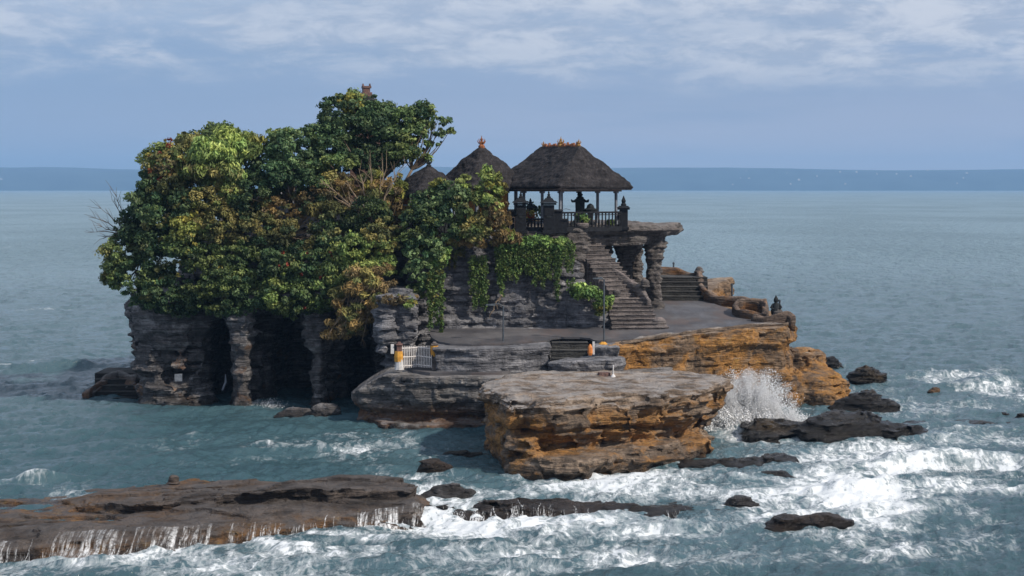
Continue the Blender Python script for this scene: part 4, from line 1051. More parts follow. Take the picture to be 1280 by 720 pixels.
mb = MB(); mb.box((x, y, FL + .4), (.55, .55, 1.5)); mb.box((x, y, FL - .15), (.7, .7, .2)); mb.build('shaft', M['temple'], e, bevel=.02)
mb = MB(); mb.box((x, y, FL + 1.2), (.8, .8, .1)); mb.box((x, y, FL + 1.34), (.92, .92, .16), 0, .6); mb.lathe((x, y, FL + 1.42), [(.2, 0), (.2, .1), (.12, .2), (.17, .33), (.1, .5), (.02, .7)], 8); mb.build('cap', M['temple'], e)
# shrine with curled roof under the pavilion
def shrine(px, Y, s_, zb, label):
    x, y = XY(px, Y); e = empty('stone_shrine', (x, y, zb), label, 'shrine')
    mb = MB()
    for i, (w_, h_) in enumerate(((1.5, .25), (1.2, .22), (.95, .35), (1.15, .15), (.8, .2))):
        z_ = zb + sum(q[1] for q in ((1.5, .25), (1.2, .22), (.95, .35), (1.15, .15), (.8, .2))[:i]) * s_
        mb.box((x, y, z_ + h_ * s_ / 2), (w_ * s_, w_ * s_ * .9, h_ * s_), 0, .92)
    mb.build('base', M['shrine'], e, bevel=.02)
    zb2 = zb + 1.17 * s_
    mb = MB(); mb.box((x, y, zb2 + .38 * s_), (.72 * s_, .66 * s_, .78 * s_), 0, 1.05); mb.build('cell', M['shrine'], e, bevel=.03)
    mb = MB(); mb.box((x, y, zb2 + .82 * s_), (1.3 * s_, 1.15 * s_, .12 * s_)); mb.box((x, y, zb2 + .96 * s_), (1.15 * s_, 1.0 * s_, .2 * s_), 0, .6)
    for sx in (-1, 1):
        for sy in (-1, 1):
            mb.tube([(x + sx * .5 * s_, y + sy * .45 * s_, zb2 + .84 * s_), (x + sx * .64 * s_, y + sy * .55 * s_, zb2 + .87 * s_), (x + sx * .70 * s_, y + sy * .6 * s_, zb2 + 1.0 * s_)], [.1 * s_, .09 * s_, .02], 6)
    mb.lathe((x, y, zb2 + 1.06 * s_), [(.34 * s_, 0), (.34 * s_, .1 * s_), (.18 * s_, .2 * s_), (.26 * s_, .34 * s_), (.15 * s_, .46 * s_), (.16 * s_, .56 * s_), (.03 * s_, .8 * s_)], 8)
    mb.build('cap', M['shrine'], e)
shrine(725, 112.0, .86, FL - .02, 'dark carved stone shrine with curled roof corners inside the large pavilion')
shrine(663, 112.5, .62, FL + .05, 'small dark shrine visible between the two gate pillars')
mb = MB(); p = W(738, 262, 111.8)
mb.lathe((p[0], p[1], FL - .05), [(.3, 0), (.3, .3), (.2, .45), (.22, .9), (.5, 1.05), (.56, 1.2), (.3, 1.3), (.22, 1.5), (.05, 1.62)], 10); tag(mb.build('stone_lantern', M['shrine']), 'squat mushroom shaped stone lantern right of the curled shrine', 'lantern')
# thin white tap rail near the gate
mb = MB(); a = W(703, 262, 108)
mb.tube([(a[0], a[1], FL - .2), (a[0], a[1], a[2]), (a[0] + .25, a[1], a[2] + .06), (a[0] + .55, a[1], a[2] - .02)], .025, 6); tag(mb.build('handrail', M['post']), 'thin bent metal handrail at the top of the stairs', 'handrail')
mb = MB()
for k in range(4): mb.tube([W(624 + k * 6.5, 271, 107.6), W(624 + k * 6.5, 290, 107.6)], .03, 5)
for yy_ in (272.5, 280): mb.tube([W(620, yy_, 107.6), W(647, yy_ - 1, 107.6)], .025, 5)
tag(mb.build('bamboo_fence', M['beam']), 'thin weathered rail fence left of the black gate among the shrubs', 'fence')
# threshold steps of the gate
mb = MB()
for i in range(3): mb.box((XY(672, 108)[0] , 108.3 - i * .2, FL - .33 - i * .16), (3.6, .9, .14))
tag(mb.build('threshold_steps', M['step'], bevel=.01), 'pale threshold steps in front of the black gate', 'steps')

# ------------------------------------------------------------ LOW GATE ON THE COURT, LAMPS, POLES
gt = empty('white_gate', (*XY(520, 101), 3.6), 'curved white picket gate closed across the low court', 'gate')
A = Vector(XY(502, 100.0)); B = Vector(XY(522, 100.9)); C_ = Vector(XY(540, 100.1))
for leaf, (p0, p1) in enumerate(((A, B), (B, C_))):
    mb = MB(); n = 9
    for i in range(n):
        q = p0.lerp(p1, (i + .5) / n); hh = 1.3 + .12 * abs(i - (8 if leaf == 0 else 0)) / 8
        mb.box((q.x, q.y, 3.72 + hh / 2), (.05, .05, hh), 0)
    for zz_ in (3.85, 4.4, 4.95):
        mb.tube([(p0.x, p0.y, zz_ + .03), ((p0 + p1).x / 2, (p0 + p1).y / 2, zz_), (p1.x, p1.y, zz_)], .035, 6)
    mb.build('gate_leaf', M['white_rail'], gt)
for px, lb, k in ((499, 'stone gate post wrapped in white and yellow cloth beside the white gate', 0), (543, 'stone gate post with an orange cloth band at the right end of the white gate', 1)):
    x, y = XY(px, 100.0); e = empty('gate_post', (x, y, 3.6), lb, 'gate post')
    mb = MB(); mb.box((x, y, 4.4), (.32, .32, 1.6), .1); mb.box((x, y, 5.22), (.44, .44, .1), .1); mb.box((x, y, 5.32), (.3, .3, .14), .1, .6); mb.build('shaft', M['brick' if k == 0 else 'step'], e, bevel=.03)
    mb = MB()
    if k == 0:
        mb.lathe((x, y, 3.65), [(.30, 0), (.26, .3), (.24, .7), (.22, .9)], 9, rz=.2); mb.build('white_wrap', M['white_cloth'], e)
        mb = MB(); mb.lathe((x - .03, y, 4.15), [(.26, 0), (.29, .3), (.25, .65)], 9); mb.build('yellow_wrap', M['yellow_cloth'], e)
        mb = MB(); mb.box((x - .42, y - .1, 4.95), (.2, .04, .6), .1); mb.build('white_flag', M['white_cloth'], e)
    else:
        mb.lathe((x, y, 4.5), [(.14, -.1), (.22, .1), (.26, .45), (.25, .65)], 9); mb.build('orange_wrap', M['yellow_cloth'], e)
def lamp(px, pyb, pyt, Y, label, head, grp=None):
    a = W(px, pyb, Y); b = W(px, pyt, Y)
    e = empty('lamp_post', a, label, 'lamp post')
    mb = MB(); mb.lathe(a, [(.16, -.1), (.15, .12), (.07, .2)], 10); mb.tube([a, (a[0], a[1], b[2])], .055, 8); mb.build('pole', M['metal'], e)
    mb = MB()
    mb.tube([(a[0], a[1], b[2] - .05), (a[0] + head * .3, a[1], b[2] + .12), (a[0] + head * .9, a[1], b[2] + .06)], .04, 6); mb.build('arm', M['metal'], e)
    mb = MB(); mb.box((a[0] + head * .8, a[1], b[2] + .05), (.65, .24, .09), 0, .8); mb.build('lamp_head', M['metal'], e)
lamp(629, 430, 382, 101.3, 'tall dark lamp post standing at the rim before the grey cliff wall', -1.0)
lamp(755, 431, 349, 101.2, 'taller dark lamp post standing before the foot of the stairs', -.5)
for px, p0, p1, Y, lb in ((842, 347, 329, 126, 'short grey pole behind the dark broad steps'), (915, 380, 356, 117.5, 'thin grey pole on the middle of the wavy parapet'), (974.5, 395, 376, 109.9, 'short pole behind the guardian statue')):
    mb = MB(); a = W(px, p0, Y); b = W(px, p1, Y); mb.tube([a, b], .07, 8); mb.lathe(b, [(.09, -.05), (.09, .05), (.02, .1)], 8); tag(mb.build('metal_pole', M['metal']), lb, 'pole')
# little things on the rocks
x, y, z_ = W(742, 444, 99.8); e = empty('offering_stand', (x, y, z_ - .2), 'small white stand with an orange offering on the flat boulder', 'offering')
mb = MB(); mb.box((x, y, z_ + .45), (.14, .14, .8)); mb.build('stand', M['white_cloth'], e); mb = MB(); mb.lathe((x - .22, y - .1, z_ + .0), [(.1, 0), (.17, .15), (.15, .5), (.05, .7)], 8); mb.build('offering', M['orange_pot'], e)
mb = MB(); x, y, z_ = W(754, 433, 100.9); mb.lathe((x, y, z_ - .1), [(.1, 0), (.26, .1), (.3, .25), (.15, .38)], 7); tag(mb.build('flower_basket', M['yellow_cloth']), 'small yellow flower basket at the foot of the taller lamp post', 'basket')
mb = MB(); x, y, z_ = W(755, 474, 95.3); mb.box((x, y, z_ + .2), (.75, .5, .42), .2, .9); tag(mb.build('stone_block', M['brick'], bevel=.04), 'reddish stone block lying on top of the big outcrop', 'block')
mb = MB(); x, y, z_ = W(766.5, 474, 95); mb.lathe((x, y, z_), [(.26, 0), (.2, .1), (.1, .24), (.05, .3), (.04, .8), (.02, .85)], 10); tag(mb.build('marker_cone', M['white_cloth']), 'small white cone shaped marker beside the reddish block', 'marker')
mb = MB(); x, y, z_ = W(223, 472, 107.3); mb.box((x, y, z_), (.5, .06, .5), .25); tag(mb.build('sign_board', M['post']), 'small white board hung in a hollow of the left cave pillar', 'sign')
mb = MB(); p0, p1 = W(282, 468, 108), W(278, 488, 107.8)
mb.tube([p0, ((p0[0] + p1[0]) / 2 + .1, p0[1], (p0[2] + p1[2]) / 2), p1], [.04, .09, .07], 7); tag(mb.build('cloth_strip', M['post']), 'pale cloth strip hanging beside the middle cave pillar', 'cloth')

# far houses on the coast
hr = random.Random(5)
for k in range(34):
    X_ = hr.gauss(1900, 1100) if k < 26 else hr.uniform(-3600, 3600)
    Yb = hr.uniform(9100, 9700); u_ = hr.uniform(.1, .8); zb = -3 + 150 * (0.35 * (Yb - 9000) / 150 if Yb < 9150 else .35 + .45 * (Yb - 9150) / 450) * .95
    mb = MB(); sx_ = hr.uniform(6, 15); sy_ = 12; sz_ = hr.uniform(4, 8)
    mb.box((X_ * 1.0, Yb, zb + sz_ / 2), (sx_, sy_, sz_)); 
    b0 = len(mb.v); mb.v += [(X_ - sx_ / 2, Yb - 6, zb + sz_), (X_ + sx_ / 2, Yb - 6, zb + sz_), (X_ + sx_ / 2, Yb + 6, zb + sz_), (X_ - sx_ / 2, Yb + 6, zb + sz_), (X_ - sx_ / 2, Yb, zb + sz_ + 3), (X_ + sx_ / 2, Yb, zb + sz_ + 3)]
    mb.poly += [[b0, b0 + 1, b0 + 5, b0 + 4], [b0 + 2, b0 + 3, b0 + 4, b0 + 5], [b0 + 1, b0 + 2, b0 + 5], [b0 + 3, b0, b0 + 4]]
    tag(mb.build('house', M['white_wall']), 'tiny pale house on the hazy coast across the strait', 'house', 'pale houses scattered on the far coast')

# ------------------------------------------------------------ VEGETATION
PAL = {
    'dark': [(.016, .038, .018), (.030, .062, .026), (.05, .085, .034), (.085, .12, .05)],
    'mid': [(.045, .075, .026), (.08, .115, .034), (.13, .16, .05), (.055, .085, .032)],
    'light': [(.11, .16, .045), (.16, .20, .05), (.09, .14, .04), (.20, .23, .07)],
    'yellow': [(.10, .12, .03), (.15, .155, .035), (.07, .095, .03), (.19, .165, .035)],
    'dry': [(.13, .095, .045), (.20, .14, .055), (.09, .07, .04), (.22, .15, .055), (.12, .11, .05)],
    'olive': [(.09, .10, .035), (.15, .145, .05), (.06, .075, .03), (.20, .17, .055)],
    'red': [(.22, .04, .02), (.28, .09, .02), (.18, .03, .02)],
    'vine': [(.075, .14, .035), (.12, .19, .05), (.05, .10, .03), (.18, .24, .07)],
}
def foliage_mesh(clumps, leaf, aspect=1.7, droop=0.25, seed=1, jitter=.35):
    """clumps: (centre xyz, radius xyz, number, palette name, brightness)"""
    g = np.random.default_rng(seed)
    Ps, Ns, Cs, Ss = [], [], [], []
    for (c, r, n, pal, br) in clumps:
        d = g.normal(size=(n, 3)); d /= np.linalg.norm(d, axis=1)[:, None]
        rad = g.uniform(0.15, 1.0, n) ** 0.55
        rad *= 1 + .18 * g.normal(size=n) * (g.random(n) < .3)
        p = np.array(c) + d * rad[:, None] * np.array(r)
        Ps.append(p)
        nn = d * 0.9 + g.normal(size=(n, 3)) * .55 + np.array((0, 0, .35)); Ns.append(nn / np.linalg.norm(nn, axis=1)[:, None])
        names = pal if isinstance(pal, (list, tuple)) else [pal]
        cl = np.array([PAL[q][g.integers(len(PAL[q]))] for q in names]).mean(0) * br
        pick = np.array(PAL[names[0]])[g.integers(len(PAL[names[0]]), size=n)] * br
        col = .74 * cl + .26 * pick
        col = col * (1 + jitter * g.normal(size=(n, 1)) * .42).clip(.4, 1.9)
        Cs.append(col); Ss.append(leaf * g.uniform(.6, 1.35, n))
    P = np.concatenate(Ps); N = np.concatenate(Ns); C = np.concatenate(Cs); S = np.concatenate(Ss)
    n = len(P)
    a = g.normal(size=(n, 3)); a[:, 2] -= droop * 2
    a -= (a * N).sum(1)[:, None] * N; a /= np.linalg.norm(a, axis=1)[:, None] + 1e-9
    b = np.cross(N, a)
    L_ = S[:, None] * aspect * .5; Wd_ = S[:, None] * .5
    v0 = P - a * L_; v2 = P + a * L_ - N * S[:, None] * .2
    v1 = P + b * Wd_ + N * S[:, None] * .12; v3 = P - b * Wd_ + N * S[:, None] * .12
    V = np.stack([v0, v1, v2, v3], 1).reshape(-1, 3)
    i = np.arange(n) * 4
    T1 = np.stack([i, i + 1, i + 2], 1); T2 = np.stack([i, i + 2, i + 3], 1)
    me = np_mesh('crown', V, None, np.concatenate([T1, T2]))
    me_c = me.color_attributes.new('leafcol', 'FLOAT_COLOR', 'POINT')
    cc = np.ones((len(V), 4), np.float32); cc[:, :3] = np.repeat(C, 4, 0).clip(.003, .8)
    me_c.data.foreach_set('color', cc.ravel())
    return me
def lobes_to_clumps(lobes, r_, cl_r=.62, dens=1.0, leaf=.2):
    """a lobe = (px, py, Y, half width px, half height px, half depth m, palette, brightness)"""
    out = []
    for lb in lobes:
        px, py, Y, rx, ry, rd, pal, br = lb
        c = Vector(W(px, py, Y)); sc = Y / F; ax, az = rx * sc, ry * sc
        area = ax * az + ax * rd + az * rd
        k = max(4, int(area * 1.9 * dens / (cl_r ** 2)))
        main = pal if isinstance(pal, str) else r_.choice(pal)
        lobe_br = math.exp(r_.gauss(0, .16))
        for _ in range(k):
            d = Vector((r_.gauss(0, 1), r_.gauss(0, 1) - .35, r_.gauss(0, 1) + .1)).normalized()
            q = r_.uniform(.45, 1.0) ** .6
            s_ = cl_r * r_.uniform(.4, 1.2)
            if r_.random() < .16: q = r_.uniform(1.0, 1.22); s_ *= .5
            pos = (c.x + d.x * ax * q, c.y + d.y * rd * q, c.z + d.z * az * q)
            pl = main if isinstance(pal, str) or r_.random() < .6 else r_.choice(pal)
            out.append((pos, (s_ * r_.uniform(.8, 1.3), s_, s_ * r_.uniform(.5, .9)), int(8 + 58 * (s_ / .5) ** 2 * (.2 / leaf) ** 1.6), pl, br * 1.5 * lobe_br * math.exp(r_.gauss(0, .22))))
    return out
def branchwork(mb, base, trunk_top, targets, r0, r_, bend=.25, twig=.02, n=6):
    b = Vector(base); t = Vector(trunk_top)
    mid = (b + t) / 2 + Vector((r_.uniform(-.3, .3), 0, 0))
    mb.tube([b, mid, t], [r0, r0 * .85, r0 * .7], 8)
    for tg in targets:
        tg = Vector(tg); d = tg - t
        k = 5; pts = []; rad = []
        side = Vector((r_.uniform(-1, 1), r_.uniform(-1, 1), r_.uniform(-.2, .6))) * d.length * bend
        for i in range(k + 1):
            u_ = i / k
            pts.append(t + d * u_ + side * math.sin(math.pi * u_) * .5 + Vector((0, 0, -d.length * .12 * math.sin(math.pi * u_)))); rad.append(r0 * .45 * (1 - u_) + twig)
        mb.tube(pts, rad, n, cap=False)
def tree(name, label, cat, base, top, lobes, r0=.25, leaf=.15, cl=.5, dens=1.0, seed=1, mat='leaf', bark='bark', nb=14, group=None, droop=.25, aspect=1.7, extra=None, part='crown', twig=.02):
    r_ = random.Random(seed)
    e = empty(name, base, label, cat, group)
    cl_ = lobes_to_clumps(lobes, r_, cl, dens, leaf)
    if extra: cl_ += extra
    me = foliage_mesh(cl_, leaf, aspect, droop, seed)
    me.name = part
    link(part, me, M[mat], e)
    mb = MB(); tg = [c[0] for c in r_.sample(cl_, min(nb, len(cl_)))]
    branchwork(mb, base, top, tg, r0, r_, twig=twig)
    mb.build('trunk' if r0 > .08 else 'stem', M[bark], e, smooth=True)
    return e
def w3(px, py, Y): return W(px, py, Y)

tree('broadleaf_tree', 'tallest dark green tree hiding the brick topped tower', 'tree', w3(455, 300, 111), w3(462, 232, 112), [
    (432, 150, 112, 36, 34, 2.6, 'dark', 1.0), (470, 158, 112.5, 44, 32, 2.6, 'dark', 1.1), (505, 160, 112, 30, 24, 2.0, ['dark', 'mid'], 1.15), (408, 185, 111, 24, 28, 2.0, 'dark', .9), (455, 195, 112, 56, 20, 2.4, 'dark', .8),
    (440, 128, 112, 18, 14, 1.4, ['mid', 'yellow'], 1.0), (526, 140, 112, 12, 11, 1.0, ['mid', 'dark'], 1.2), (398, 210, 110.5, 20, 14, 1.4, 'mid', 1.0), (420, 205, 109.5, 26, 10, 1.2, 'mid', 1.2), (415, 232, 109, 28, 14, 1.2, ['mid', 'olive'], 1.0), (395, 170, 110.5, 16, 16, 1.2, ['mid', 'dark'], 1.1), (500, 190, 111, 26, 14, 1.4, ['mid', 'dark'], 1.1), (515, 160, 111.5, 14, 18, 1.2, ['mid', 'dark'], 1.15), (395, 240, 109, 20, 16, 1.2, 'dark', .9)],
    r0=.34, seed=101, nb=26)
tree('leaning_tree', 'sparse slender limbs with tufts of leaves leaning right over the smallest roof', 'tree', w3(492, 268, 111), w3(515, 212, 111.3), [
    (545, 152, 111.5, 13, 9, .7, ['mid', 'dark'], 1.2), (562, 165, 111.5, 8, 5, .5, ['mid'], 1.3), (541, 178, 111.3, 12, 6, .6, ['mid'], 1.3), (525, 158, 111.5, 10, 10, .6, 'mid', 1.2), (533, 136, 111.5, 10, 8, .6, 'mid', 1.1), (550, 166, 111.4, 7, 5, .5, 'dark', 1.2), (536, 196, 111.3, 7, 4, .4, 'mid', 1.2), (556, 150, 111.6, 8, 6, .5, 'dark', 1.2), (512, 185, 111.3, 9, 6, .5, 'mid', 1.1)],
    r0=.13, seed=102, cl=.3, leaf=.17, nb=24, dens=.5, twig=.012)
tree('broadleaf_tree', 'dark green round tree in the middle of the thicket, left of the tallest', 'tree', w3(360, 300, 109), w3(362, 250, 109.5), [
    (362, 192, 109, 32, 30, 2.4, 'dark', 1.1), (340, 215, 108.5, 28, 26, 2.0, 'dark', .95), (385, 215, 109, 24, 26, 2.0, 'dark', .95), (352, 172, 109.4, 20, 14, 1.6, ['dark', 'mid'], 1.25), (318, 240, 108, 26, 26, 1.8, 'dark', .9), (300, 205, 109, 22, 24, 1.8, ['dark', 'olive'], 1.0)],
    r0=.28, seed=103)
tree('feathery_tree', 'feathery light green tree with drooping sprays in the upper thicket', 'tree', w3(280, 290, 112), w3(282, 230, 112), [
    (262, 188, 108.4, 24, 20, 1.8, 'light', 1.0), (290, 188, 108.6, 28, 22, 2.0, 'light', 1.1), (312, 184, 108.6, 16, 14, 1.4, ['light', 'yellow'], 1.0), (255, 215, 107.6, 22, 18, 1.4, ['light', 'olive'], .8), (285, 216, 107.6, 22, 16, 1.4, ['light', 'olive'], .85)],
    r0=.2, seed=104, leaf=.13, aspect=3.2, droop=.9, cl=.6)
tree('broadleaf_tree', 'dark leafy crown topping the thicket above the feathery tree', 'tree', w3(285, 280, 114), w3(287, 220, 114), [
    (278, 168, 113, 26, 12, 1.8, ['dark', 'mid'], 1.05), (300, 172, 113, 18, 10, 1.6, ['mid', 'dark'], 1.1), (240, 178, 113, 20, 14, 1.8, ['dark', 'olive'], 1.0)], r0=.2, seed=105)
tree('flame_tree', 'tree with orange red blossom tips on the upper left of the thicket', 'tree', w3(215, 300, 110), w3(215, 250, 110), [
    (208, 205, 110, 30, 24, 2.2, ['yellow', 'olive', 'mid'], .95), (232, 190, 110.5, 26, 20, 2.0, ['olive', 'mid', 'yellow'], 1.0), (200, 236, 109.5, 24, 20, 2.2, ['dark', 'mid', 'olive'], 1.0), (190, 218, 110, 14, 8, 1.2, 'dark', 1.0), (220, 230, 109, 34, 22, 2.0, ['yellow', 'olive', 'dark'], .95),
    (210, 208, 108.4, 14, 10, .8, ['yellow', 'dry'], .9)], extra=[(W(rnd.uniform(185, 240), rnd.uniform(172, 225), 108.3 + rnd.uniform(-.5, .8)), (.2, .2, .2), 12, 'red', .9) for _ in range(16)], r0=.22, seed=106)
tree('broadleaf_tree', 'dark wide tree forming the left end of the thicket', 'tree', w3(170, 330, 110), w3(180, 290, 110), [
    (180, 258, 109.5, 22, 26, 2.2, 'dark', .9), (200, 265, 108.5, 30, 28, 2.0, ['dark', 'mid', 'olive'], 1.0), (235, 255, 108, 28, 24, 1.8, ['dark', 'olive'], .9), (164, 287, 109.5, 16, 24, 1.8, ['olive', 'dark'], .75), (190, 300, 108.5, 30, 24, 1.8, 'dark', .7), (240, 285, 108, 34, 22, 1.8, ['dark', 'olive'], .7)], r0=.24, seed=107)
# shrubs and creepers on the cliff's brow
def shrub(name, label, base, lobes, seed, leaf=.135, cl=.42, dens=1.0, mat='leaf', droop=.4, aspect=1.7, cat='shrub', group=None, nb=12, bark='bark', r0=.06, extra=None, twig=.012):
    return tree(name, label, cat, base, (base[0], base[1] + .2, base[2] + .4), lobes, r0, leaf, cl, dens, seed, mat, bark, nb, group, droop, aspect, part='foliage', twig=twig, extra=extra)
shrub('shrub', 'yellow green bush lit up in the middle of the left thicket', w3(235, 330, 109), [(232, 282, 107, 20, 20, 1.2, 'yellow', 1.2), (258, 250, 107.2, 22, 20, 1.2, ['yellow', 'olive'], 1.05), (275, 280, 107, 26, 26, 1.2, ['olive', 'mid', 'yellow'], .9), (225, 305, 106.6, 20, 14, 1.0, ['yellow', 'mid'], 1.0), (290, 240, 107.6, 20, 20, 1.2, ['olive', 'light'], .9)], 111)
shrub('hanging_shrub', 'dense dark creeper bulging over the far left brow of the cliff', w3(170, 345, 110), [(150, 320, 108.6, 22, 26, 1.8, ['dark', 'mid', 'olive'], .95), (170, 345, 108.0, 34, 24, 1.8, ['dark', 'mid'], .95), (140, 342, 109, 12, 14, 1.0, ['olive', 'mid'], .9), (205, 365, 107.4, 34, 24, 1.6, ['dark', 'mid', 'olive'], 1.0),
    (185, 372, 108, 20, 14, 1.2, 'dark', .8), (205, 320, 107.6, 36, 26, 1.6, ['mid', 'olive', 'dark'], 1.0), (220, 385, 107.4, 30, 10, 1.0, 'dark', .8)], 112)
shrub('hanging_shrub', 'green creeper mass hanging over the brow above the middle cave', w3(270, 350, 109), [(255, 330, 107, 32, 28, 1.6, ['mid', 'dark', 'yellow'], 1.0), (285, 350, 106.7, 36, 28, 1.6, ['dark', 'mid'], 1.0), (300, 320, 107.1, 32, 26, 1.6, ['mid', 'dark'], .9), (260, 368, 106.8, 34, 22, 1.4, ['dark', 'mid'], .85), (310, 372, 106.6, 34, 20, 1.4, ['dark', 'mid', 'olive'], 1.0),
    (290, 385, 106.8, 30, 10, 1.0, 'dark', .8), (320, 290, 107.2, 34, 24, 1.4, ['dark', 'olive'], .7)], 113)
red_extra = []
rr_ = random.Random(9)
for _ in range(18):
    p = W(rr_.uniform(335, 425), rr_.uniform(315, 390), 105.3 + rr_.uniform(-.3, .4)); red_extra.append((p, (.1, .1, .1), 6, 'red', 1.1))
shrub('hibiscus_shrub', 'wide green shrub dotted with red flowers above the right caves', w3(370, 340, 108), [(350, 330, 106.6, 30, 28, 1.5, ['dark', 'mid', 'olive'], 1.0), (385, 330, 106.5, 32, 28, 1.5, ['mid', 'dark'], 1.0), (355, 365, 106.4, 36, 24, 1.5, ['mid', 'dark', 'light'], 1.0), (395, 365, 106.4, 30, 26, 1.4, ['mid', 'dark', 'light'], 1.0),
    (420, 335, 106.2, 22, 26, 1.2, ['mid', 'light'], 1.0), (375, 385, 106.4, 42, 10, 1.0, ['dark', 'mid'], .8), (370, 296, 107, 40, 22, 1.4, ['dark', 'olive'], .6), (420, 300, 107, 30, 22, 1.4, ['dark', 'olive', 'mid'], .8)], 114, extra=red_extra)
shrub('shrub', 'pale green bush between the dry shrub and the cliff wall', w3(455, 330, 107), [(448, 310, 105.8, 30, 20, 1.2, ['mid', 'light'], .95), (475, 300, 106, 24, 26, 1.2, ['olive', 'mid', 'light'], .95), (430, 340, 105.6, 22, 22, 1.0, ['mid', 'light'], 1.0), (470, 335, 105.6, 24, 18, 1.0, ['light', 'mid'], 1.0), (460, 270, 107, 30, 22, 1.2, ['dark', 'mid'], .75)], 115)
shrub('dry_shrub', 'dry golden brown shrub tumbling over the cliff right of the caves', w3(450, 330, 106), [(455, 350, 104.6, 26, 22, 1.2, ['dry', 'olive'], .95), (440, 375, 104.4, 22, 26, 1.0, ['dry', 'olive'], .85), (465, 375, 104.4, 22, 24, 1.0, ['dry', 'olive', 'dry'], 1.0), (422, 410, 104.6, 14, 14, .8, ['dry'], 1.1), (445, 402, 104.6, 18, 16, .8, ['dry', 'olive'], .8), (478, 350, 104.9, 16, 18, .8, ['dry', 'yellow'], 1.0)],
      116, leaf=.10, aspect=4, mat='drygrass', cl=.5, dens=.75, nb=60, bark='palebark', twig=.014)
shrub('dry_shrub', 'thicket of bare golden twigs fanning up around the trunk of the tallest tree', w3(470, 300, 109), [(470, 240, 109, 22, 30, 1.4, ['dry', 'yellow', 'olive'], 1.0), (490, 255, 109, 16, 30, 1.2, ['yellow', 'dry'], 1.0), (440, 235, 109, 24, 22, 1.2, ['dry', 'olive'], .9), (415, 262, 107.4, 26, 12, .8, ['dry', 'olive'], .8), (500, 235, 109.5, 10, 20, .8, ['yellow', 'dry'], 1.1), (480, 290, 107.5, 20, 16, 1.0, ['dry', 'yellow'], .9)],
      117, leaf=.09, aspect=4, mat='drygrass', cl=.45, dens=.5, nb=110, bark='palebark', twig=.015, r0=.12)
shrub('shrub', 'fresh green shrub in front of the smallest and middle roofs', w3(555, 300, 108), [(535, 262, 106.4, 24, 24, 1.1, ['dark', 'mid'], 1.15), (560, 250, 106.6, 26, 24, 1.1, ['mid', 'dark'], 1.1), (585, 262, 106.4, 24, 24, 1.1, ['mid', 'olive'], 1.1), (520, 285, 106, 22, 22, 1.0, ['dark', 'mid'], 1.1), (550, 285, 106, 26, 20, 1.0, ['mid', 'dark'], 1.0), (548, 234, 107, 8, 10, .5, 'yellow', 1.0), (580, 230, 107, 9, 10, .5, ['mid', 'light'], 1.1), (590, 290, 106.3, 22, 12, .8, ['olive', 'mid'], .8)], 118, leaf=.17)
shrub('bamboo_shrub', 'tall yellow green bamboo like shrub before the edge of the middle roof', w3(615, 300, 107.4), [(612, 245, 106.7, 16, 26, .9, ['yellow', 'light', 'olive'], .9), (608, 220, 106.7, 8, 12, .5, ['light', 'yellow'], 1.0), (624, 232, 106.8, 8, 18, .5, ['yellow', 'light'], .9), (620, 270, 106.5, 18, 20, .8, ['olive', 'dry', 'yellow'], .8), (600, 280, 106.4, 16, 14, .8, ['olive', 'yellow'], .8), (628, 292, 106.4, 14, 8, .6, ['dry', 'yellow'], .9)],
      119, leaf=.12, aspect=2.6, cl=.33, dens=.9, nb=26, twig=.01)
shrub('hanging_shrub', 'dark green creeper dropping down the cliff left of the grey wall', w3(528, 300, 107.5), [(528, 315, 105.6, 24, 22, 1.0, ['dark', 'mid'], 1.15), (522, 345, 105.4, 18, 22, .9, ['dark', 'mid'], 1.15), (530, 360, 105.4, 12, 12, .7, ['mid'], 1.1), (545, 320, 106.2, 16, 14, .8, ['mid', 'vine'], .9)], 120, leaf=.19)
shrub('shrub', 'shadowed brown and green tangle under the dark round tree', w3(350, 300, 108), [(345, 262, 108, 40, 16, 1.0, ['olive', 'dark', 'dry'], .6), (400, 250, 108.4, 34, 22, 1.2, ['olive', 'dry', 'dark'], .65), (430, 275, 107.6, 34, 14, 1.0, ['olive', 'dark', 'mid'], .75), (300, 262, 107.8, 30, 18, 1.0, ['olive', 'dark'], .7)], 122, leaf=.13, nb=50, bark='palebark')
shrub('dry_grass', 'dry grassy tuft along the top of the grey wall', w3(600, 304, 107.6), [(590, 302, 106.6, 34, 5, .5, ['dry', 'olive'], .8), (636, 297, 106.7, 20, 5, .5, ['dry', 'vine'], .9), (560, 300, 106.6, 20, 6, .6, ['olive', 'dry'], .9)], 121, leaf=.09, aspect=4, mat='drygrass', cl=.3)
def vines(name, label, strands, seed, leaf=.12, pal=('vine', 'mid'), top=None, dens=1.0):
    g = random.Random(seed); cl_ = []
    x0, y0, z0 = 0, 0, 0
    mb = MB()
    for (px, py0, py1, Y) in strands:
        a = Vector(W(px, py0, Y)); b = Vector(W(px + g.uniform(-2, 2), py1, Y - .1))
        mb.tube([a, (a + b) / 2 + Vector((g.uniform(-.1, .1), -.05, 0)), b], [.02, .015, .01], 4)
        n = max(2, int((a - b).length / .16))
        for i in range(n):
            u_ = i / n; p = a.lerp(b, u_) + Vector((g.uniform(-.1, .1), -.1 + g.uniform(-.1, .1), 0))
            w_ = .24 * (1 - .55 * u_) * g.uniform(.7, 1.2)
            cl_.append((tuple(p), (w_, w_, .2), int(15 * dens), pal[0] if g.random() < .75 else pal[1], g.uniform(.7, 1.2)))
    e = empty(name, W(strands[0][0], strands[0][2], strands[0][3]), label, 'creeper')
    if top: cl_ += lobes_to_clumps(top, g, .36, 1.1, leaf)
    me = foliage_mesh(cl_, leaf, 1.3, .5, seed); link('foliage', me, M['leaf'], e); mb.build('stem', M['bark'], e)
g_ = random.Random(44)
st = []
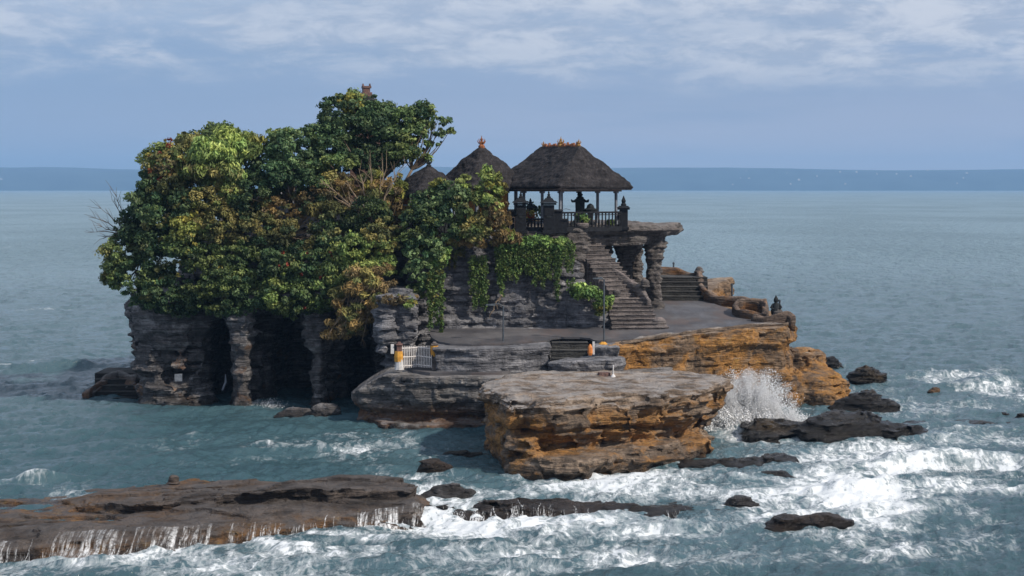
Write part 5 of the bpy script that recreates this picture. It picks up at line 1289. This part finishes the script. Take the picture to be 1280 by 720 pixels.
for px in np.arange(622, 716, 2.6):
    env = 20 + 22 * abs(math.sin((px - 622) * .085 + .4)) + g_.uniform(-6, 10)
    if px > 702: env *= .6
    st.append((px, 304, 303 + env + 10, 107.2))
st += [(695, 330, 372, 107.1), (698, 335, 378, 107.1), (716, 350, 372, 106.7), (712, 352, 370, 106.7), (622, 310, 360, 107.2), (626, 315, 372, 107.2)]
vines('ivy_curtain', 'bright green ivy curtain spilling over the top of the grey wall', st, 131, top=[(640, 306, 107.5, 22, 8, .7, 'vine', 1.25), (672, 303, 107.5, 26, 9, .7, 'vine', 1.3), (702, 307, 107.5, 16, 10, .7, 'vine', 1.25)])
vines('hanging_creeper', 'pair of narrow green creeper strands halfway along the grey wall', [(px, 322, 322 + g_.uniform(45, 72), 107.1) for px in (589, 591.5, 594, 599, 602, 604.5, 607)], 132)
vines('hanging_creeper', 'long thin creeper strands with yellowing tips reaching down near the white gate', [(px, 340, 340 + g_.uniform(50, 88), 104.8) for px in (537, 540, 543, 546, 550, 553)], 133, pal=('vine', 'yellow'))
vines('hanging_creeper', 'short creeper hanging from the left part of the grey wall', [(px, 306, 306 + g_.uniform(14, 34), 107.3) for px in (556, 560, 570, 574, 580)], 134, pal=('olive', 'mid'))
shrub('shrub', 'small bright green bush on the rock left of the stairs', w3(738, 378, 107.6), [(734, 366, 106.2, 15, 9, .8, 'vine', 1.1), (752, 374, 106, 12, 10, .7, 'vine', 1.05), (754, 386, 105.8, 7, 9, .5, ['vine', 'yellow'], .95), (726, 360, 106.4, 8, 6, .5, 'vine', 1.1)], 135, leaf=.13, cl=.32)
shrub('grass_tuft', 'yellow green tuft on the stone pillar top above the white gate', w3(500, 375, 103.5), [(498, 374, 102.8, 24, 5, .5, ['yellow', 'vine', 'dry'], .95), (513, 380, 102.6, 6, 7, .4, ['vine', 'yellow'], .9)], 136, leaf=.10, aspect=3, cl=.26)
# potted plants at the platform rim
for px, s_, lb in ((727, 1.0, 'green leafy plant in a stone pot on the near rim of the platform'), (763, .55, 'tiny green plant growing beside the balustrade on the platform')):
    Y = 109.0 if px == 727 else 110.6
    x, y = XY(px, Y); e = empty('potted_plant', (x, y, 12.2), lb, 'plant')
    mb = MB(); mb.lathe((x, y, 12.2), [(.3 * s_, 0), (.5 * s_, .15 * s_), (.52 * s_, .38 * s_), (.44 * s_, .42 * s_)], 12); mb.build('pot', M['step'], e, smooth=True)
    g = random.Random(int(px)); cl_ = [((x + g.uniform(-.35, .35) * s_, y + g.uniform(-.2, .2) * s_, 12.2 + (.55 + g.uniform(0, .4)) * s_), (.2 * s_, .2 * s_, .22 * s_), 14, 'vine', 1.2) for _ in range(12)]
    link('foliage', foliage_mesh(cl_, .13, 3, -.4, 5), M['leaf'], e)
# orange flowers seen between the gate pillars
cl_ = [(W(663 + g_.uniform(-8, 8), 268 + g_.uniform(-4, 5), 110.5), (.2, .2, .2), 14, g_.choice(['red', 'yellow', 'dry']), 1.5) for _ in range(22)] + [(W(668 + g_.uniform(-10, 10), 260 + g_.uniform(-3, 6), 113), (.3, .3, .3), 20, 'vine', .9) for _ in range(14)]
e = empty('flowering_plant', (*XY(663, 110.5), FL), 'orange flowering plant seen over the low black gate', 'plant'); link('foliage', foliage_mesh(cl_, .14, 1.4, 0, 8), M['leaf'], e)
mb = MB()
for k in range(6): mb.tube([(XY(660 + k * 1.5, 110.5)[0], 110.5, FL), W(656 + k * 3, 264, 110.5)], .02, 4)
mb.build('stem', M['bark'], e)
# bare twigs on the far left
def bare(name, label, base, ends, seed, r0=.05, sub=7, L=1.0, mat='palebark'):
    g = random.Random(seed); mb = MB(); e = empty(name, base, label, 'branches')
    for en in ends:
        a, b = Vector(base), Vector(en); k = 7; pts = []
        for i in range(k + 1):
            u_ = i / k; pts.append(a.lerp(b, u_) + Vector((g.uniform(-.1, .1), g.uniform(-.1, .1), .25 * math.sin(u_ * 3) + g.uniform(-.08, .08))))
        mb.tube(pts, [r0 * (1 - i / k) + .012 for i in range(k + 1)], 5, cap=False)
        d = (b - a).normalized()
        for j in range(sub):
            i = g.randint(2, k); s0 = pts[i]; dd = (d + Vector((g.uniform(-.8, .8), g.uniform(-.6, .6), g.uniform(-.5, .8)))).normalized() * L * g.uniform(.3, 1)
            mb.tube([s0, s0 + dd * .5 + Vector((0, 0, g.uniform(-.05, .1))), s0 + dd], [.018, .013, .008], 4, cap=False)
    mb.build('branch', M[mat], e)
bare('bare_branches', 'leafless grey twigs reaching left over the sea from the thicket', w3(165, 300, 109), [w3(112, 272, 109), w3(120, 285, 108.6), w3(125, 262, 109.5), w3(135, 310, 108), w3(140, 250, 110), w3(116, 292, 109), w3(142, 240, 110), w3(128, 300, 109)], 3, .04, 9, 1.1, 'bark')
bare('forked_branches', 'pale forked bare branches spreading below the tallest crown', w3(465, 285, 107.8), [w3(432, 228, 107.4), w3(450, 215, 107.6), w3(478, 215, 107.6), w3(495, 222, 107.8), w3(415, 245, 107.3), w3(440, 250, 107), w3(485, 200, 108), w3(505, 205, 108), w3(400, 225, 107.3), w3(462, 205, 107.6)], 5, .11, 8, 1.5)
bare('forked_branches', 'pale twisted branches inside the dry golden shrub', w3(470, 350, 104.6), [w3(430, 405, 103.8), w3(445, 395, 103.6), w3(415, 412, 104), w3(455, 425, 103.9), w3(470, 400, 103.6), w3(485, 385, 103.9), w3(425, 380, 103.8), w3(410, 420, 104)], 6, .06, 9, .9)
bare('roots', 'bare brown root trailing down the face of the grey wall', w3(628, 368, 106.4), [w3(616, 392, 106.6), w3(612, 400, 106.7)], 8, .05, 4, .6)

# ------------------------------------------------------------ SPRAY AND FALLING WATER
def droplet_mesh(P, S, name):
    n = len(P); base_ = np.array([(1, 0, 0), (-1, 0, 0), (0, 1, 0), (0, -1, 0), (0, 0, 1), (0, 0, -1)], np.float32)
    f = np.array([(0, 2, 4), (2, 1, 4), (1, 3, 4), (3, 0, 4), (2, 0, 5), (1, 2, 5), (3, 1, 5), (0, 3, 5)])
    V = (P[:, None, :] + base_[None] * S[:, None, None]).reshape(-1, 3)
    FT = (f[None] + (np.arange(n) * 6)[:, None, None]).reshape(-1, 3)
    return np_mesh(name, V, None, FT, smooth=True)
m, T = new_mat('white_sea_spray'); M['spray'] = m
p_ = T.new('ShaderNodeBsdfPrincipled', ins={'Base Color': (.93, .95, .97, 1), 'Roughness': .7, 'Specular IOR Level': .2})
tr = T.new('ShaderNodeBsdfTranslucent', ins={'Color': (.93, .95, .97, 1)})
T.new('ShaderNodeOutputMaterial', ins={0: T.new('ShaderNodeMixShader', ins={0: .35, 1: p_.outputs[0], 2: tr.outputs[0]}).outputs[0]})
g = np.random.default_rng(21)
Pl, Sl = [], []
def plume(px, py_top, py_base, Y, wpx, n, lean=0, s0=.03, pw=1.6):
    b = np.array(W(px, py_base, Y)); t = np.array(W(px + lean, py_top, Y)); h = t[2] - b[2]
    nj = 44
    jx_ = g.normal(0, 1, nj); jh = g.uniform(.45, 1.0, nj) * np.exp(-jx_ ** 2 * .22)
    k = g.integers(0, nj, n)
    u_ = g.random(n) ** pw
    hh = jh[k] * h * u_
    wd = wpx * Y / F
    x = b[0] + jx_[k] * wd * .5 * (.35 + .75 * u_) + (t[0] - b[0]) * u_ + g.normal(0, .05 + .09 * u_, n) + .12 * np.sin(u_ * 9 + k)
    y = Y + g.normal(0, .45, n) * (.6 + u_); zz_ = b[2] + hh + g.normal(0, .08, n)
    x = x + lean * .0; Pl.append(np.stack([x, y, zz_], 1)); Sl.append(s0 * np.exp(g.normal(-.25, .5, n)).clip(.2, 2.6) * (1.25 - .7 * u_))
plume(938, 446, 545, 97.6, 66, 130000, 2, .021); plume(945, 458, 540, 100.5, 50, 9000, 14, .035); plume(905, 500, 548, 97, 40, 9000, -4, .035); plume(965, 505, 540, 99, 50, 9000, 10, .035)
plume(928, 505, 552, 97.0, 110, 34000, 0, .055, 1.2)
tag(link('sea_spray', droplet_mesh(np.concatenate(Pl), np.concatenate(Sl), 'sea_spray'), M['spray']), kind='stuff')
Pl, Sl = [], []
plume(30, 600, 620, 80, 40, 6000, 0, .03, 1.0); plume(330, 499, 512, 107.4, 36, 3500, 0, .03, 1.0)
plume(1080, 618, 642, 75.5, 120, 9000, 0, .022, 1.0); plume(1170, 582, 602, 83, 150, 7000, 0, .022, 1.0); plume(950, 652, 668, 70.5, 60, 4000, 0, .02, 1.0)
tag(link('sea_spray', droplet_mesh(np.concatenate(Pl), np.concatenate(Sl), 'sea_spray'), M['spray']), kind='stuff')

m, T = new_mat('wave_mist')
P_ = T.new('ShaderNodeNewGeometry').outputs['Position']; tc_ = T.new('ShaderNodeTexCoord').outputs['Object']
n_ = T.noise(tc_, 1.3, 4, .65)
vl = T.new('ShaderNodeVolumePrincipled', ins={'Color': (.97, .98, 1, 1), 'Density': T.math('MULTIPLY', T.step(n_, .40, .64), 3.4)})
T.new('ShaderNodeOutputMaterial', ins={1: vl.outputs[0]})
c_ = W(936, 512, 98.4)
bm_ = MB(); bm_.lathe((c_[0], c_[1], .1), [(2.5, -.5), (2.7, .2), (2.3, .9), (1.8, 1.7), (1.3, 2.4), (.8, 3.1), (.2, 3.8)], 20, sy=.6)
tag(bm_.build('sea_mist', m, smooth=True), kind='stuff')
# water streaming over the rims, draped on the rock it runs over
from mathutils.bvhtree import BVHTree
m, T = new_mat('streaming_water'); M['stream'] = m
p_ = T.new('ShaderNodeBsdfPrincipled', ins={'Base Color': (.85, .88, .9, 1), 'Roughness': .5, 'Specular IOR Level': .4})
g_n = T.noise(T.new('ShaderNodeNewGeometry').outputs['Position'], 9.0, 4, .6)
tr = T.new('ShaderNodeBsdfTransparent')
T.new('ShaderNodeOutputMaterial', ins={0: T.new('ShaderNodeMixShader', ins={0: T.math('MULTIPLY', T.step(g_n, .34, .62), .46), 1: tr.outputs[0], 2: p_.outputs[0]}).outputs[0]})
def drape(rock_o, spans, seed):
    me_ = rock_o.data; off = rock_o.location
    bv = BVHTree.FromPolygons([tuple(Vector(v.co) + off) for v in me_.vertices], [tuple(p.vertices) for p in me_.polygons])
    g = random.Random(seed); V = []; Q = []
    for (px0, px1, n, Ya, Yb, back) in spans:
        hub = [g.random() for _ in range(max(3, int(abs(px1 - px0) / 16)))]
        for i in range(n):
            u_ = (g.random() if g.random() < .3 else (g.choice(hub) + g.gauss(0, .014))) % 1
            Yc = Ya + (Yb - Ya) * u_; x = XY(px0 + (px1 - px0) * u_, Yc)[0]; bk = back * g.uniform(.05, .75) if g.random() < .92 else back * 1.5
            w_ = .006 + .042 * g.random() ** 2.5; sl = g.uniform(-.12, .16)
            pts = []; y = Yc + bk; zl = None
            while y > Yc - 2.2:
                xx = x + sl * (Yc + bk - y) + .05 * math.sin(y * 5 + i)
                h = bv.ray_cast(Vector((xx, y, 5)), Vector((0, 0, -1)))[0]
                zz_ = h.z if h else -.3
                if zl is not None and zl - zz_ > .3:
                    for q in (.2, .5, .8): pts.append((xx, y - .05 - .08 * q, zl + (zz_ - zl) * q * q + .02))
                if zz_ < .02: pts.append((xx, y - .12, 0.0)); break
                pts.append((xx, y - .03, zz_ + .035)); zl = zz_; y -= .13
            if len(pts) < 3: continue
            b0 = len(V)
            for j, (a_, b_, c_) in enumerate(pts):
                ww = w_ * min(1, .15 + 1.5 * j / len(pts)) * g.uniform(.5, 1.4)
                V += [(a_ - ww, b_, c_), (a_, b_ - ww * .5, c_ + ww * .4), (a_ + ww, b_, c_)]
            for j in range(len(pts) - 1):
                for q in (0, 1): r = b0 + j * 3 + q; Q.append((r, r + 1, r + 4, r + 3))
    if V: tag(link('falling_water', np_mesh('falling_water', V, Q, smooth=True), M['stream']), kind='stuff')
drape(ledge, [(255, 400, 110, 65.0, 67.5, .9), (0, 90, 40, 62.3, 63.2, .9), (400, 545, 70, 68.0, 70.2, .8), (90, 250, 30, 63.1, 65.0, .8), (540, 560, 30, 70.3, 71.2, .8)], 5)
m, T = new_mat('water_veil'); M['veil'] = m
P_ = T.new('ShaderNodeNewGeometry').outputs['Position']
st_ = T.noise(T.mapping(P_, (7.5, .5, .7)), 1.0, 5, .7, .35); gr_ = T.noise(T.mapping(P_, (.75, .05, .1)), 1.0, 4, .65); dr_ = T.noise(T.mapping(P_, (5, 4, 5)), 1.0, 4, .7)
al = T.math('MULTIPLY', T.step(T.math('ADD', st_, T.math('MULTIPLY', T.math('SUBTRACT', gr_, .5), 1.1)), .50, .72), T.step(dr_, .30, .62))
pz = T.new('ShaderNodeSeparateXYZ', ins={0: P_}).outputs[2]
al = T.math('MULTIPLY', al, T.math('ADD', .35, T.math('MULTIPLY', T.math('SUBTRACT', 1.0, T.step(pz, .15, 1.2)), .6)))
p_ = T.new('ShaderNodeBsdfPrincipled', ins={'Base Color': (.85, .88, .9, 1), 'Roughness': .45})
T.new('ShaderNodeOutputMaterial', ins={0: T.new('ShaderNodeMixShader', ins={0: al, 1: T.new('ShaderNodeBsdfTransparent').outputs[0], 2: p_.outputs[0]}).outputs[0]})
def veil(rock_o, fronts, back=1.5):
    me_ = rock_o.data; off = rock_o.location
    bv = BVHTree.FromPolygons([tuple(Vector(v.co) + off) for v in me_.vertices], [tuple(p.vertices) for p in me_.polygons])
    V = []; Q = []; K = 18; cols = 0
    fx = [f[0] for f in fronts]; fy = [f[1] for f in fronts]
    for x in np.arange(fx[0], fx[-1], .07):
        Yc = float(np.interp(x, fx, fy)); pts = []
        zprev = None
        for y in np.arange(Yc + back, Yc - 2.6, -.09):
            h = bv.ray_cast(Vector((x, y, 5)), Vector((0, 0, -1)))[0]
            z_ = h.z if h else -.3
            if zprev is not None: z_ = min(z_, zprev + .03)
            if zprev is not None and zprev - z_ > .12:
                for q in (.25, .5, .75): pts.append((y + .06 - .10 * q, zprev + (z_ - zprev) * q * q + .03))
            pts.append((y - .03, max(z_, -.1) + .03)); zprev = z_
            if z_ < -.05: break
        ps = np.array(pts); d = np.concatenate([[0], np.cumsum(np.hypot(np.diff(ps[:, 0]), np.diff(ps[:, 1])))])
        t = np.linspace(0, d[-1], K)
        yy_ = np.interp(t, d, ps[:, 0]); zq = np.interp(t, d, ps[:, 1])
        V += [(x, yy_[k], zq[k]) for k in range(K)]
        if cols:
            for k in range(K - 1): a_ = (cols - 1) * K + k; Q.append((a_, a_ + 1, a_ + K + 1, a_ + K))
        cols += 1
    V = np.array(V).reshape(cols, K, 3)
    for _ in range(2): V[1:-1, :, 1:] = (V[:-2, :, 1:] + 2 * V[1:-1, :, 1:] + V[2:, :, 1:]) / 4
    tag(link('falling_water', np_mesh('falling_water', V.reshape(-1, 3), Q, smooth=True), M['veil']), kind='stuff')
veil(ledge, [XY(-10, 62.4), XY(90, 63.2), XY(200, 64.1), XY(290, 65.7), XY(400, 67.5), XY(545, 70.2)])
for o_ in reefs: drape(o_, [(SPAN[o_.name][0], SPAN[o_.name][1], 160, SPAN[o_.name][2] - .1, SPAN[o_.name][2] - .1, .6)], 8)
